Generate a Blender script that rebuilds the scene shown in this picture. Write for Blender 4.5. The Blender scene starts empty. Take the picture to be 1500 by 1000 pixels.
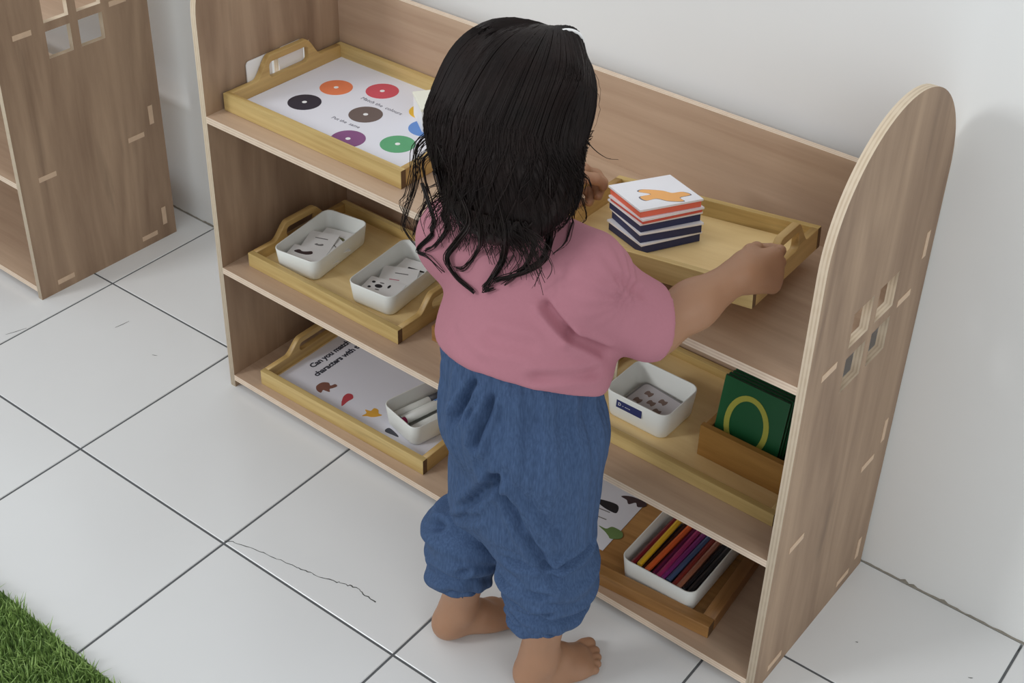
import bpy, bmesh, math, random
import numpy as np
from mathutils import Vector, Matrix

random.seed(7)
rng = np.random.default_rng(7)
SC = bpy.context.scene
COL = SC.collection

# ------------------------------------------------------------------ camera, world, lights, exposure
CAM_POS = Vector((1.33688, -1.04612, 1.32919))
CAM_R = Vector((0.7782408, 0.6275922, 0.0216634))
CAM_U = Vector((-0.3573700, 0.4142600, 0.8370635))
CAM_F = Vector((-0.5163603, 0.6591789, -0.5466766))
cam = bpy.data.cameras.new('camera')
cam.sensor_fit = 'HORIZONTAL'
cam.sensor_width = 36.0
cam.lens = 2014.23 * 36.0 / 1500.0
cam.shift_x = (750 - 739.74) / 1500.0
cam.shift_y = (373.64 - 500) / 1500.0
cam.clip_start = 0.05
cam_ob = bpy.data.objects.new('camera', cam)
COL.objects.link(cam_ob)
mw = Matrix.Identity(4)
for i in range(3):
    mw[i][0] = CAM_R[i]; mw[i][1] = CAM_U[i]; mw[i][2] = -CAM_F[i]; mw[i][3] = CAM_POS[i]
cam_ob.matrix_world = mw
SC.camera = cam_ob

world = bpy.data.worlds.new('room_ambient')
SC.world = world
world.use_nodes = True
world.node_tree.nodes['Background'].inputs[0].default_value = (0.93, 0.97, 1.0, 1)
world.node_tree.nodes['Background'].inputs[1].default_value = 0.62

def area_light(name, loc, target, sx, sy, power, color=(1, 1, 1)):
    l = bpy.data.lights.new(name, 'AREA')
    l.shape = 'RECTANGLE'; l.size = sx; l.size_y = sy; l.energy = power; l.color = color
    o = bpy.data.objects.new(name, l); COL.objects.link(o)
    o.location = loc
    o.rotation_euler = (Vector(target) - Vector(loc)).to_track_quat('-Z', 'Y').to_euler()
    return o
area_light('ceiling_panel_light', (-0.3, -0.5, 2.75), (-0.3, -0.5, 0), 1.3, 1.3, 6, (1.0, 0.985, 0.955))
area_light('doorway_daylight', (-2.0, -4.0, 2.9), (0.3, 0.2, 0.4), 1.0, 1.2, 72, (0.97, 0.985, 1.0))
area_light('side_fill_light', (3.4, -1.6, 1.9), (0.7, 0.2, 0.4), 1.6, 1.4, 14, (1.0, 0.98, 0.94))  # added fill, not a known window: brightens the right-hand side panel

SC.view_settings.view_transform = 'Standard'
SC.view_settings.look = 'None'
SC.view_settings.exposure = 0.0
SC.view_settings.gamma = 1.0
SC.view_settings.use_curve_mapping = False

# ------------------------------------------------------------------ helpers
def lin(c):
    out = []
    for v in c:
        v = v / 255.0
        out.append(v / 12.92 if v <= 0.04045 else ((v + 0.055) / 1.055) ** 2.4)
    return out
def alb(r, g, b, k=1.3):
    return tuple(min(0.92, v * k) for v in lin((r, g, b))) + (1.0,)

def base_mat(name, rough=0.5):
    m = bpy.data.materials.new(name); m.use_nodes = True
    nt = m.node_tree; b = nt.nodes['Principled BSDF']
    b.inputs['Roughness'].default_value = rough
    return m, nt, b
def N(nt, t, **kw):
    n = nt.nodes.new(t)
    for k, v in kw.items():
        if k in n.inputs: n.inputs[k].default_value = v
        else: setattr(n, k, v)
    return n
def plain(name, col, rough=0.5, var=0.08, nscale=40.0, bump=0.0, spec=0.5, metallic=0.0, sss=0.0):
    """one colour with a little procedural variation and optional fine relief"""
    m, nt, b = base_mat(name, rough)
    tc = N(nt, 'ShaderNodeTexCoord')
    no = N(nt, 'ShaderNodeTexNoise', Scale=nscale, Detail=4.0)
    nt.links.new(tc.outputs['Object'], no.inputs['Vector'])
    mx = N(nt, 'ShaderNodeMix', data_type='RGBA')
    mx.inputs['A'].default_value = tuple(c * (1 - var) for c in col[:3]) + (1,)
    mx.inputs['B'].default_value = tuple(min(1, c * (1 + var)) for c in col[:3]) + (1,)
    nt.links.new(no.outputs['Fac'], mx.inputs['Factor'])
    nt.links.new(mx.outputs['Result'], b.inputs['Base Color'])
    b.inputs['Specular IOR Level'].default_value = spec
    b.inputs['Metallic'].default_value = metallic
    if sss:
        b.inputs['Subsurface Weight'].default_value = sss
        b.inputs['Subsurface Radius'].default_value = (0.012, 0.005, 0.003)
        b.inputs['Subsurface Scale'].default_value = 0.4
    if bump:
        bp = N(nt, 'ShaderNodeBump', Strength=bump, Distance=0.001)
        nt.links.new(no.outputs['Fac'], bp.inputs['Height'])
        nt.links.new(bp.outputs['Normal'], b.inputs['Normal'])
    return m
def wood(name, c1, c2, axis, fine=90.0, stretch=14.0, rough=0.5, knots=0.0, spec=0.4, seed=0.0, bands=0.55):
    """streaky grain running along the given object axis"""
    m, nt, b = base_mat(name, rough)
    b.inputs['Specular IOR Level'].default_value = spec
    tc = N(nt, 'ShaderNodeTexCoord')
    oi = N(nt, 'ShaderNodeObjectInfo')
    sc = [1.0, 1.0, 1.0]; sc['XYZ'.index(axis)] = 1.0 / stretch
    mp = N(nt, 'ShaderNodeMapping'); mp.inputs['Scale'].default_value = sc
    add = N(nt, 'ShaderNodeVectorMath', operation='ADD')
    mul = N(nt, 'ShaderNodeMath', operation='MULTIPLY'); mul.inputs[1].default_value = 7.3
    nt.links.new(oi.outputs['Random'], mul.inputs[0])
    nt.links.new(tc.outputs['Object'], add.inputs[0]); nt.links.new(mul.outputs[0], add.inputs[1])
    nt.links.new(add.outputs[0], mp.inputs['Vector'])
    n1 = N(nt, 'ShaderNodeTexNoise', Scale=fine, Detail=6.0, Roughness=0.65)
    n2 = N(nt, 'ShaderNodeTexNoise', Scale=fine * 0.28, Detail=4.0, Distortion=1.6)
    nt.links.new(mp.outputs[0], n1.inputs['Vector']); nt.links.new(mp.outputs[0], n2.inputs['Vector'])
    ma = N(nt, 'ShaderNodeMath', operation='MULTIPLY'); ma.inputs[1].default_value = bands
    mb = N(nt, 'ShaderNodeMath', operation='MULTIPLY'); mb.inputs[1].default_value = 1 - bands
    mc = N(nt, 'ShaderNodeMath', operation='ADD')
    nt.links.new(n2.outputs['Fac'], ma.inputs[0]); nt.links.new(n1.outputs['Fac'], mb.inputs[0])
    nt.links.new(ma.outputs[0], mc.inputs[0]); nt.links.new(mb.outputs[0], mc.inputs[1])
    rp = N(nt, 'ShaderNodeValToRGB')
    rp.color_ramp.elements[0].position = 0.33; rp.color_ramp.elements[0].color = c2
    rp.color_ramp.elements[1].position = 0.62; rp.color_ramp.elements[1].color = c1
    nt.links.new(mc.outputs[0], rp.inputs['Fac'])
    src = rp.outputs['Color']
    if knots:
        n3 = N(nt, 'ShaderNodeTexNoise', Scale=fine * 0.45, Detail=3.0, Distortion=0.8)
        nt.links.new(mp.outputs[0], n3.inputs['Vector'])
        r3 = N(nt, 'ShaderNodeValToRGB')
        r3.color_ramp.elements[0].position = 0.62; r3.color_ramp.elements[0].color = (0, 0, 0, 1)
        r3.color_ramp.elements[1].position = 0.72; r3.color_ramp.elements[1].color = (knots, knots, knots, 1)
        nt.links.new(n3.outputs['Fac'], r3.inputs['Fac'])
        mx = N(nt, 'ShaderNodeMix', data_type='RGBA')
        mx.inputs['B'].default_value = tuple(c * 0.35 for c in c2[:3]) + (1,)
        nt.links.new(r3.outputs['Color'], mx.inputs['Factor']); nt.links.new(src, mx.inputs['A'])
        src = mx.outputs['Result']
    nt.links.new(src, b.inputs['Base Color'])
    bp = N(nt, 'ShaderNodeBump', Strength=0.15, Distance=0.0006)
    nt.links.new(n1.outputs['Fac'], bp.inputs['Height']); nt.links.new(bp.outputs['Normal'], b.inputs['Normal'])
    return m
def ply_edge(name, c1, c2, axis, t):
    """plies of a board seen on its cut edge; axis = thickness direction, t = thickness"""
    m, nt, b = base_mat(name, 0.6)
    tc = N(nt, 'ShaderNodeTexCoord')
    sp = N(nt, 'ShaderNodeSeparateXYZ'); nt.links.new(tc.outputs['Object'], sp.inputs[0])
    no = N(nt, 'ShaderNodeTexNoise', Scale=60.0); nt.links.new(tc.outputs['Object'], no.inputs['Vector'])
    a = N(nt, 'ShaderNodeMath', operation='MULTIPLY'); a.inputs[1].default_value = 2 * math.pi * 2.5 / t
    nt.links.new(sp.outputs[axis], a.inputs[0])
    s = N(nt, 'ShaderNodeMath', operation='COSINE'); nt.links.new(a.outputs[0], s.inputs[0])
    q = N(nt, 'ShaderNodeMath', operation='MULTIPLY_ADD'); q.inputs[1].default_value = 0.35; nt.links.new(s.outputs[0], q.inputs[0])
    nt.links.new(no.outputs['Fac'], q.inputs[2])
    rp = N(nt, 'ShaderNodeValToRGB')
    rp.color_ramp.elements[0].position = 0.15; rp.color_ramp.elements[0].color = c2
    rp.color_ramp.elements[1].position = 0.6; rp.color_ramp.elements[1].color = c1
    nt.links.new(q.outputs[0], rp.inputs['Fac']); nt.links.new(rp.outputs['Color'], b.inputs['Base Color'])
    return m

def link_mesh(name, me, parent=None, loc=None, rot=None, mats=()):
    for m in mats: me.materials.append(m)
    o = bpy.data.objects.new(name, me); COL.objects.link(o)
    if parent is not None: o.parent = parent
    if loc is not None: o.location = loc
    if rot is not None: o.rotation_euler = rot
    return o
def bm_obj(name, bm, mats, parent=None, loc=None, rot=None, smooth=False):
    me = bpy.data.meshes.new(name)
    bm.normal_update(); bm.to_mesh(me); bm.free()
    if smooth:
        for p in me.polygons: p.use_smooth = True
    if not isinstance(mats, (list, tuple)): mats = [mats]
    return link_mesh(name, me, parent, loc, rot, mats)
def empty(name, loc=(0, 0, 0), rotz=0.0, label=None, cat=None, group=None):
    o = bpy.data.objects.new(name, None); COL.objects.link(o)
    o.empty_display_size = 0.05
    o.location = loc; o.rotation_euler = (0, 0, rotz)
    if label: o['label'] = label
    if cat: o['category'] = cat
    if group: o['group'] = group
    return o
def tag(o, label=None, cat=None, group=None, kind=None):
    if label: o['label'] = label
    if cat: o['category'] = cat
    if group: o['group'] = group
    if kind: o['kind'] = kind
    return o
def bm_box(bm, lo, hi, bevel=0.0, mat=0):
    vs = [bm.verts.new((x, y, z)) for x in (lo[0], hi[0]) for y in (lo[1], hi[1]) for z in (lo[2], hi[2])]
    fs = []
    for q in ((0, 1, 3, 2), (4, 6, 7, 5), (0, 4, 5, 1), (2, 3, 7, 6), (0, 2, 6, 4), (1, 5, 7, 3)):
        f = bm.faces.new([vs[i] for i in q]); f.material_index = mat; fs.append(f)
    if bevel > 0:
        es = {e for f in fs for e in f.edges}
        bmesh.ops.bevel(bm, geom=list(es), offset=bevel, segments=2, affect='EDGES', profile=0.7)
    return fs
def box_obj(name, lo, hi, mats, parent=None, bevel=0.0, thin=None):
    """a board; with thin = axis index the broad faces take mats[0] and the edges mats[1]"""
    bm = bmesh.new(); bm_box(bm, lo, hi, bevel)
    if thin is not None:
        bm.normal_update()
        for f in bm.faces:
            f.material_index = 0 if abs(f.normal[thin]) > 0.9 else 1
    return bm_obj(name, bm, mats, parent)
def fill_curve(outline, holes, t, bevel=0.0):
    """flat plate with holes in the XY plane, thickness t about z = 0; returns a mesh"""
    cu = bpy.data.curves.new('plate', 'CURVE'); cu.dimensions = '2D'; cu.fill_mode = 'BOTH'
    cu.extrude = t / 2; cu.bevel_depth = bevel; cu.bevel_resolution = 1
    if bevel: cu.offset = -bevel; cu.extrude = t / 2 - bevel
    for pts in [outline] + list(holes):
        s = cu.splines.new('POLY'); s.points.add(len(pts) - 1); s.use_cyclic_u = True
        for p, q in zip(s.points, pts): p.co = (q[0], q[1], 0, 1)
    o = bpy.data.objects.new('plate', cu); COL.objects.link(o)
    dg = bpy.context.evaluated_depsgraph_get()
    me = bpy.data.meshes.new_from_object(o.evaluated_get(dg))
    bpy.data.objects.remove(o); bpy.data.curves.remove(cu)
    me.materials.clear()
    return me
def remap(me, fn):
    n = len(me.vertices); a = np.empty(n * 3); me.vertices.foreach_get('co', a); a = a.reshape(-1, 3)
    b = fn(a); me.vertices.foreach_set('co', np.ascontiguousarray(b).ravel()); me.update()
def text_mesh(body, size, t=0.0002, bold=0.0, spacing=1.0):
    cu = bpy.data.curves.new('text', 'FONT'); cu.body = body; cu.size = size; cu.extrude = t
    cu.offset = bold; cu.resolution_u = 2; cu.space_character = spacing
    o = bpy.data.objects.new('text', cu); COL.objects.link(o)
    dg = bpy.context.evaluated_depsgraph_get()
    me = bpy.data.meshes.new_from_object(o.evaluated_get(dg))
    bpy.data.objects.remove(o); bpy.data.curves.remove(cu)
    me.materials.clear()
    return me
def blob(pts, n=6):
    """smooth closed outline through control points (Catmull-Rom)"""
    out = []; L = len(pts)
    for i in range(L):
        p0, p1, p2, p3 = (np.array(pts[(i + k - 1) % L], float) for k in range(4))
        for j in range(n):
            u = j / n
            out.append(tuple(0.5 * ((2 * p1) + (p2 - p0) * u + (2 * p0 - 5 * p1 + 4 * p2 - p3) * u * u + (3 * p1 - p0 - 3 * p2 + p3) * u ** 3)))
    return out
def circle(cx, cy, r, n=32, ry=None):
    ry = ry or r
    return [(cx + r * math.cos(2 * math.pi * i / n), cy + ry * math.sin(2 * math.pi * i / n)) for i in range(n)]
def decal(name, pts, mat, parent, z, t=0.0003, holes=(), loc=(0, 0), rot=0.0, scale=1.0, label=None):
    me = fill_curve([(p[0] * scale, p[1] * scale) for p in pts], [[(p[0] * scale, p[1] * scale) for p in h] for h in holes], t)
    o = link_mesh(name, me, parent, (loc[0], loc[1], z + t / 2), (0, 0, rot), [mat])
    if label: o['label'] = label
    return o
def rrect(w, h, r, n=5, cx=0.0, cy=0.0):
    out = []
    for (sx, sy, a0) in ((1, -1, -90), (1, 1, 0), (-1, 1, 90), (-1, -1, 180)):
        for i in range(n + 1):
            a = math.radians(a0 + 90 * i / n)
            out.append((cx + sx * (w / 2 - r) + r * math.cos(a), cy + sy * (h / 2 - r) + r * math.sin(a)))
    return out
def loft(bm, rings, close_start=True, close_end=True, mat=0):
    vr = [[bm.verts.new(p) for p in r] for r in rings]
    n = len(vr[0])
    for a, b in zip(vr[:-1], vr[1:]):
        for i in range(n):
            f = bm.faces.new((a[i], a[(i + 1) % n], b[(i + 1) % n], b[i])); f.material_index = mat
    if close_start: bm.faces.new(list(reversed(vr[0]))).material_index = mat
    if close_end: bm.faces.new(vr[-1]).material_index = mat
    return vr
def tube(bm, pts, r, sides=6, closed=False, taper=None, mat=0):
    pts = [Vector(p) for p in pts]; rings = []
    up = Vector((0, 0, 1)); n = len(pts)
    for i, p in enumerate(pts):
        d = (pts[(i + 1) % n] - pts[i - 1]) if closed else (pts[min(i + 1, n - 1)] - pts[max(i - 1, 0)])
        d.normalize()
        u = d.cross(up)
        if u.length < 1e-3: u = d.cross(Vector((1, 0, 0)))
        u.normalize(); v = u.cross(d)
        rr = r * (taper[i] if taper else 1)
        rings.append([p + (u * math.cos(2 * math.pi * k / sides) + v * math.sin(2 * math.pi * k / sides)) * rr for k in range(sides)])
    if closed:
        rings.append(rings[0]); vr = [[bm.verts.new(q) for q in ring] for ring in rings[:-1]]; vr.append(vr[0])
        for a, b in zip(vr[:-1], vr[1:]):
            for i in range(sides): bm.faces.new((a[i], a[(i + 1) % sides], b[(i + 1) % sides], b[i])).material_index = mat
    else:
        loft(bm, rings, mat=mat)

# ------------------------------------------------------------------ materials
M_PLY_V = wood('plywood_face_vertical', alb(155, 131, 108), alb(120, 97, 78), 'Z', fine=46, stretch=9, rough=0.55, knots=0.32, bands=0.68)
M_PLY_H = wood('plywood_face_long', alb(180, 156, 133), alb(158, 132, 110), 'X', fine=60, stretch=16, rough=0.5, knots=0.1)
M_PLY_EX = ply_edge('plywood_edge_x', alb(198, 182, 160), alb(182, 163, 138), 'X', 0.0101)
M_PLY_EY = ply_edge('plywood_edge_y', alb(206, 188, 168), alb(190, 168, 147), 'Y', 0.0100)
M_PLY_EZ = ply_edge('plywood_edge_z', alb(206, 188, 168), alb(190, 168, 147), 'Z', 0.0100)
M_TENON = plain('tenon_end_grain', alb(190, 165, 140), 0.6, 0.12, 120)
M_PINE_X = wood('pine_along_x', alb(192, 169, 114), alb(160, 131, 78), 'X', fine=110, stretch=18, rough=0.38, knots=0.35)
M_PINE_Y = wood('pine_along_y', alb(186, 156, 100), alb(156, 124, 74), 'Y', fine=110, stretch=18, rough=0.38, knots=0.3)
M_PINE_BASE = wood('pine_tray_base', alb(218, 194, 144), alb(202, 174, 122), 'X', fine=60, stretch=10, rough=0.4)
M_PINE_DARK = plain('pine_end_grain', alb(92, 68, 42), 0.6, 0.25, 200)
M_TEAK_X = wood('brown_tray_along_x', alb(166, 124, 74), alb(132, 93, 51), 'X', fine=110, stretch=16, rough=0.4, knots=0.3)
M_TEAK_Y = wood('brown_tray_along_y', alb(152, 110, 66), alb(118, 82, 46), 'Y', fine=110, stretch=16, rough=0.4)
M_PLASTIC = plain('white_plastic', alb(214, 216, 212), 0.35, 0.02, 20)
M_PAPER = plain('white_paper', alb(208, 208, 216), 0.7, 0.015, 30)
M_CARD = plain('white_card', alb(222, 222, 220), 0.6, 0.02, 30)
M_BLACK = plain('black_print', alb(28, 26, 30), 0.6, 0.1)

# ------------------------------------------------------------------ floor, wall
M_TILE = plain('glazed_white_tile', alb(203, 204, 204), 0.22, 0.03, 6.0)
M_GROUT = plain('dark_grout', alb(84, 86, 88), 0.9, 0.2, 150)
M_WALL = plain('white_wall_paint', alb(214, 215, 214), 0.75, 0.02, 5.0, bump=0.08)
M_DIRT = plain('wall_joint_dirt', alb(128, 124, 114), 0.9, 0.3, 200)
M_CRACK = plain('hairline_crack', alb(70, 70, 68), 0.9, 0.3, 300)

T = 0.3
TA = 0.0208
T0 = Vector((-0.36872, 0.05414, 0))
ex = Vector((math.cos(TA), math.sin(TA), 0)); ey = Vector((-math.sin(TA), math.cos(TA), 0))
WY0, WYS = 0.2868, 0.003                     # wall front line y = WY0 + WYS * x

bm = bmesh.new(); bm_box(bm, (-2.6, -2.6, -0.06), (2.6, 0.2855 - 0.0102, -0.0012))
floor = bm_obj('floor', bm, M_GROUT); floor['kind'] = 'structure'
tile_me = {}
def tile_mesh(poly):
    bm = bmesh.new()
    b = 0.0009
    c = sum((Vector(p) for p in poly), Vector()) / len(poly)
    lo = [bm.verts.new((p[0], p[1], -0.006)) for p in poly]
    mid = [bm.verts.new((p[0], p[1], -b)) for p in poly]
    def inset(p):
        d = (c - Vector(p)); return (p[0] + b * (1 if d.x > 0 else -1), p[1] + b * (1 if d.y > 0 else -1), 0.0)
    top = [bm.verts.new(inset(p)) for p in poly]
    n = len(poly)
    for A, B in ((lo, mid), (mid, top)):
        for i in range(n): bm.faces.new((A[i], A[(i + 1) % n], B[(i + 1) % n], B[i]))
    bm.faces.new(top)
    me = bpy.data.meshes.new('tile'); bm.normal_update(); bm.to_mesh(me); bm.free(); me.materials.append(M_TILE)
    return me
g = 0.0016
full = tile_mesh([(g, g, 0), (T - g, g, 0), (T - g, T - g, 0), (g, T - g, 0)])
for i in range(-7, 10):
    for j in range(-8, 1):
        o = T0 + ex * (T * i) + ey * (T * j)
        if j == 0:
            def cut(u):
                p = o + ex * u
                v = (WY0 - 0.0019 + WYS * (p.x) - p.y) / (ey.y - WYS * ey.x); return v
            me = tile_mesh([(g, g, 0), (T - g, g, 0), (T - g, cut(T - g), 0), (g, cut(g), 0)])
        else: me = full
        t = bpy.data.objects.new('tile', me); COL.objects.link(t)
        t.location = o; t.rotation_euler = (0, 0, TA); t.parent = floor
# back wall, floor to well above the view
bm = bmesh.new()
pts = [(-2.6, WY0 - 2.6 * WYS), (2.6, WY0 + 2.6 * WYS), (2.6, WY0 + 0.12), (-2.6, WY0 + 0.12)]
loft(bm, [[(p[0], p[1], -0.06) for p in pts], [(p[0], p[1], 2.6) for p in pts]])
wall = bm_obj('wall_back', bm, M_WALL); wall['kind'] = 'structure'
# ragged dark line where the wall meets the tiles
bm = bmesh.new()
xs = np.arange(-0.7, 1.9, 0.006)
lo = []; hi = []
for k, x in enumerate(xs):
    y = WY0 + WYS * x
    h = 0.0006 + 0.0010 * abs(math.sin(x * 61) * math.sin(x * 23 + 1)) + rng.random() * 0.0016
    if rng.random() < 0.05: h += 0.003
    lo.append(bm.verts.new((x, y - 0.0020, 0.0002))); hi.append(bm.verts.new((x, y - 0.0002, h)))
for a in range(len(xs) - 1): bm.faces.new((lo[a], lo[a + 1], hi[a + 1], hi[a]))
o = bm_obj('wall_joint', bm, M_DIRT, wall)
# crack across one tile, from the tile corner
def crack(pts, w, name='crack'):
    bm = bmesh.new(); prev = None
    for k, p in enumerate(pts):
        a = Vector(pts[max(k - 1, 0)]); b = Vector(pts[min(k + 1, len(pts) - 1)])
        d = (b - a).normalized(); n = Vector((-d.y, d.x)) * w[k] / 2
        v = (bm.verts.new((p[0] + n.x, p[1] + n.y, 0.00025)), bm.verts.new((p[0] - n.x, p[1] - n.y, 0.00025)))
        if prev: bm.faces.new((prev[1], v[1], v[0], prev[0]))
        prev = v
    return bm_obj(name, bm, M_CRACK, floor)
CRACK_PTS = [(0.2356, -0.2293), (0.2512, -0.2224), (0.2844, -0.2129), (0.3125, -0.2074), (0.3425, -0.202), (0.3603, -0.198), (0.3765, -0.1947), (0.4006, -0.1865), (0.4161, -0.1806), (0.4294, -0.1769), (0.4448, -0.1798), (0.4695, -0.1786)]
cp = []; cw = []
for k in range(len(CRACK_PTS) - 1):
    a, b = Vector(CRACK_PTS[k]), Vector(CRACK_PTS[k + 1])
    for s in range(5):
        u = s / 5; q = a.lerp(b, u); q += Vector((rng.normal(0, .0007), rng.normal(0, .0007)))
        cp.append((q.x, q.y)); cw.append(0.0006 + 0.0011 * rng.random() * (0.5 + k / len(CRACK_PTS)))
crack(cp, cw)
for a_, b_ in (((.9645, .1570), (.9672, .1584)), ((1.0956, .1946), (1.1005, .1976)), ((-.3790, -.1480), (-.3690, -.1160)), ((-.2625, -.0230), (-.2595, .0030)), ((-.160, -.031), (-.1520, -.0270))):
    crack([a_, ((a_[0] + b_[0]) / 2 + .0006, (a_[1] + b_[1]) / 2), b_], [.0006, .0012, .0005], 'scuff')

# ------------------------------------------------------------------ plywood shelves
PT = 0.0100; DEP = 0.284; INNER = 0.8971
ZT = (0.0228, 0.2190, 0.4636)
HOLES = [(0.0905, 0.4065), (0.1505, 0.4065), (0.0905, 0.4655), (0.1505, 0.4655)]
def panel_outline():
    out = [(0, 0), (DEP, 0)]
    r = DEP / 2
    for i in range(41):
        a = math.pi * i / 40
        out.append((r + r * math.cos(a), 0.6 + r * math.sin(a)))
    return out
def panel_mesh(x0):
    me = fill_curve(panel_outline(), [[(a, b), (a + .045, b), (a + .045, b + .045), (a, b + .045)] for a, b in HOLES], PT)
    remap(me, lambda a: np.stack([a[:, 2], a[:, 0], a[:, 1]], 1))
    for m in (M_PLY_V, M_PLY_EX): me.materials.append(m)
    for p in me.polygons: p.material_index = 0 if abs(p.normal.x) > 0.9 else 1
    return me
def shelf_unit(name, loc, label):
    root = empty(name, loc, 0, label, 'shelf', None)
    for side, x0 in ((0, -PT / 2), (1, INNER + PT / 2)):
        p = link_mesh('side_panel', panel_mesh(0), root, (x0, 0, 0))
        sgn = 1 if side else -1
        for z in ZT:
            for y0 in (0.034, 0.2105):
                xx = sgn * PT / 2
                box_obj('tenon', (min(xx, xx + sgn * .0004), y0, z - 0.0094), (max(xx, xx + sgn * .0004), y0 + 0.033, z - 0.0006), [M_TENON], p)
        for z0 in (0.0267, 0.2262, 0.4955):
            xx = sgn * PT / 2
            box_obj('tenon', (min(xx, xx + sgn * .0004), 0.2575, z0), (max(xx, xx + sgn * .0004), 0.2665, z0 + 0.0345), [M_TENON], p)
    for z in ZT:
        b = box_obj('shelf_board', (0, 0.0, -PT / 2), (INNER, 0.2557, PT / 2), [M_PLY_H, M_PLY_EZ], root, thin=2)
        b.location.z = z - PT / 2
    for z0, z1 in ((0.0128, 0.072), (0.209, 0.27), (0.4536, 0.5848)):
        b = box_obj('back_rail', (0, -PT / 2, z0), (INNER, PT / 2, z1), [M_PLY_H, M_PLY_EY], root, thin=1)
        b.location.y = 0.2557 + PT / 2 + .0002
    return root
shelf = shelf_unit('display_shelf', (0, 0, 0), 'long plywood display shelf with three levels and a round-topped side against the white wall')
shelf2 = shelf_unit('display_shelf', (-1.3225, -0.0525, 0), 'second plywood shelf at the left edge, its side panel with square window holes facing right')

# ------------------------------------------------------------------ trays
def s_curve(t): return t * t * (3 - 2 * t)
def end_board_outline(D, H, HT, a0, a1):
    """side profile of a tray end: low corners, arched handle; a0, a1 = where the arch starts and ends"""
    out = [(0, 0), (D, 0), (D, H)]
    n = 12; rise = 0.03
    for i in range(n + 1):
        t = i / n; out.append((a1 - rise * t, H + (HT - H) * s_curve(t)))
    for i in range(n + 1):
        t = i / n; out.append((a0 + rise - rise * t, HT - (HT - H) * s_curve(t)))
    out.append((0, H))
    return out
def tray(loc, W, D, H, HT, label, mats, rotz=0.0, rot3=None, group=None, name='wooden_tray', arch=None, baseT=0.006, rail=0.009, round_front=False):
    mx, my, mb, me_ = mats
    root = empty(name, loc, rotz, label, 'tray', group)
    if rot3 is not None: root.rotation_euler = rot3
    box_obj('tray_base', (rail, rail, 0.0005), (W - rail, D - rail, baseT), [mb], root)
    for y0 in (0, D - rail):
        bm = bmesh.new(); bm_box(bm, (0.0, y0, 0), (W, y0 + rail, H), 0.0022 if round_front else 0.0009)
        bm.normal_update()
        for f in bm.faces:
            if abs(f.normal.x) > .9: f.material_index = 1
        bm_obj('long_rail', bm, [mx, me_], root)
    a0, a1 = arch or (D * 0.22, D * 0.78)
    me = fill_curve(end_board_outline(D - 2 * rail, H, HT, a0 - rail, a1 - rail),
                    [] if HT <= H else [rrect(a1 - a0 - 0.052, (HT - 0.010) - (H - 0.003), 0.006, cx=(a0 + a1) / 2 - rail, cy=(HT - 0.010 + H - 0.003) / 2)], rail, bevel=0.0008)
    remap(me, lambda a: np.stack([a[:, 2], a[:, 0], a[:, 1]], 1))
    for x0 in (rail / 2, W - rail / 2):
        o = bpy.data.objects.new('handle_board', me); COL.objects.link(o); o.parent = root; o.location = (x0, rail, 0)
    me.materials.append(my)
    return root
PINE = (M_PINE_X, M_PINE_Y, M_PINE_BASE, M_PINE_DARK)
BROWN = (M_TEAK_X, M_TEAK_Y, M_TEAK_X, M_PINE_DARK)
Z1, Z2, Z3 = ZT
E_ = 0.0002
t1 = tray((0.0040, 0.0290, Z3 + E_), 0.325, 0.2245, 0.0255, 0.056, 'pine tray on the top shelf holding a white sheet of coloured discs', PINE, arch=(0.052, 0.178))
t2 = tray((0.0250, 0.0282, Z2 + E_), 0.2925, 0.198, 0.0225, 0.046, 'pine tray on the middle shelf at the left holding two white tubs', PINE)
t3 = tray((0.0470, 0.0123, Z1 + E_), 0.3215, 0.222, 0.0250, 0.046, 'pine tray on the bottom shelf at the left holding a text sheet and marker tub', PINE, rotz=0.018)
t5 = tray((0.560, 0.0500, Z2 + E_), 0.315, 0.200, 0.0180, 0.045, 'pine tray on the middle shelf at the right under the green letter boards', PINE)
t6 = tray((0.5501, -0.0020, Z1 + E_), 0.280, 0.222, 0.0200, 0.0200, 'darker brown tray on the bottom shelf under the tub of coloured pencils', BROWN, rotz=0.09, round_front=True, rail=0.016)
t7 = tray((0.345, 0.0650, Z2 + E_), 0.185, 0.180, 0.0240, 0.046, 'small brown tray on the middle shelf, mostly hidden behind the child', BROWN)

# tray held in the hands, lifted at the front
T4 = Vector((0.5593, 0.0095, 0.4855))
R4 = Matrix(((0.99265, -0.07974, -0.09104), (0.08728, 0.9928, 0.08203), (0.08384, -0.08938, 0.99246)))
W4, D4, H4 = 0.262, 0.180, 0.026
t4 = tray(T4, W4, D4, H4, 0.055, 'pine tray being lifted in the child\'s hands with a stack of cards on it', PINE, rot3=R4.to_euler())
def t4p(x, y, z): return T4 + R4 @ Vector((x, y, z))

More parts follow.
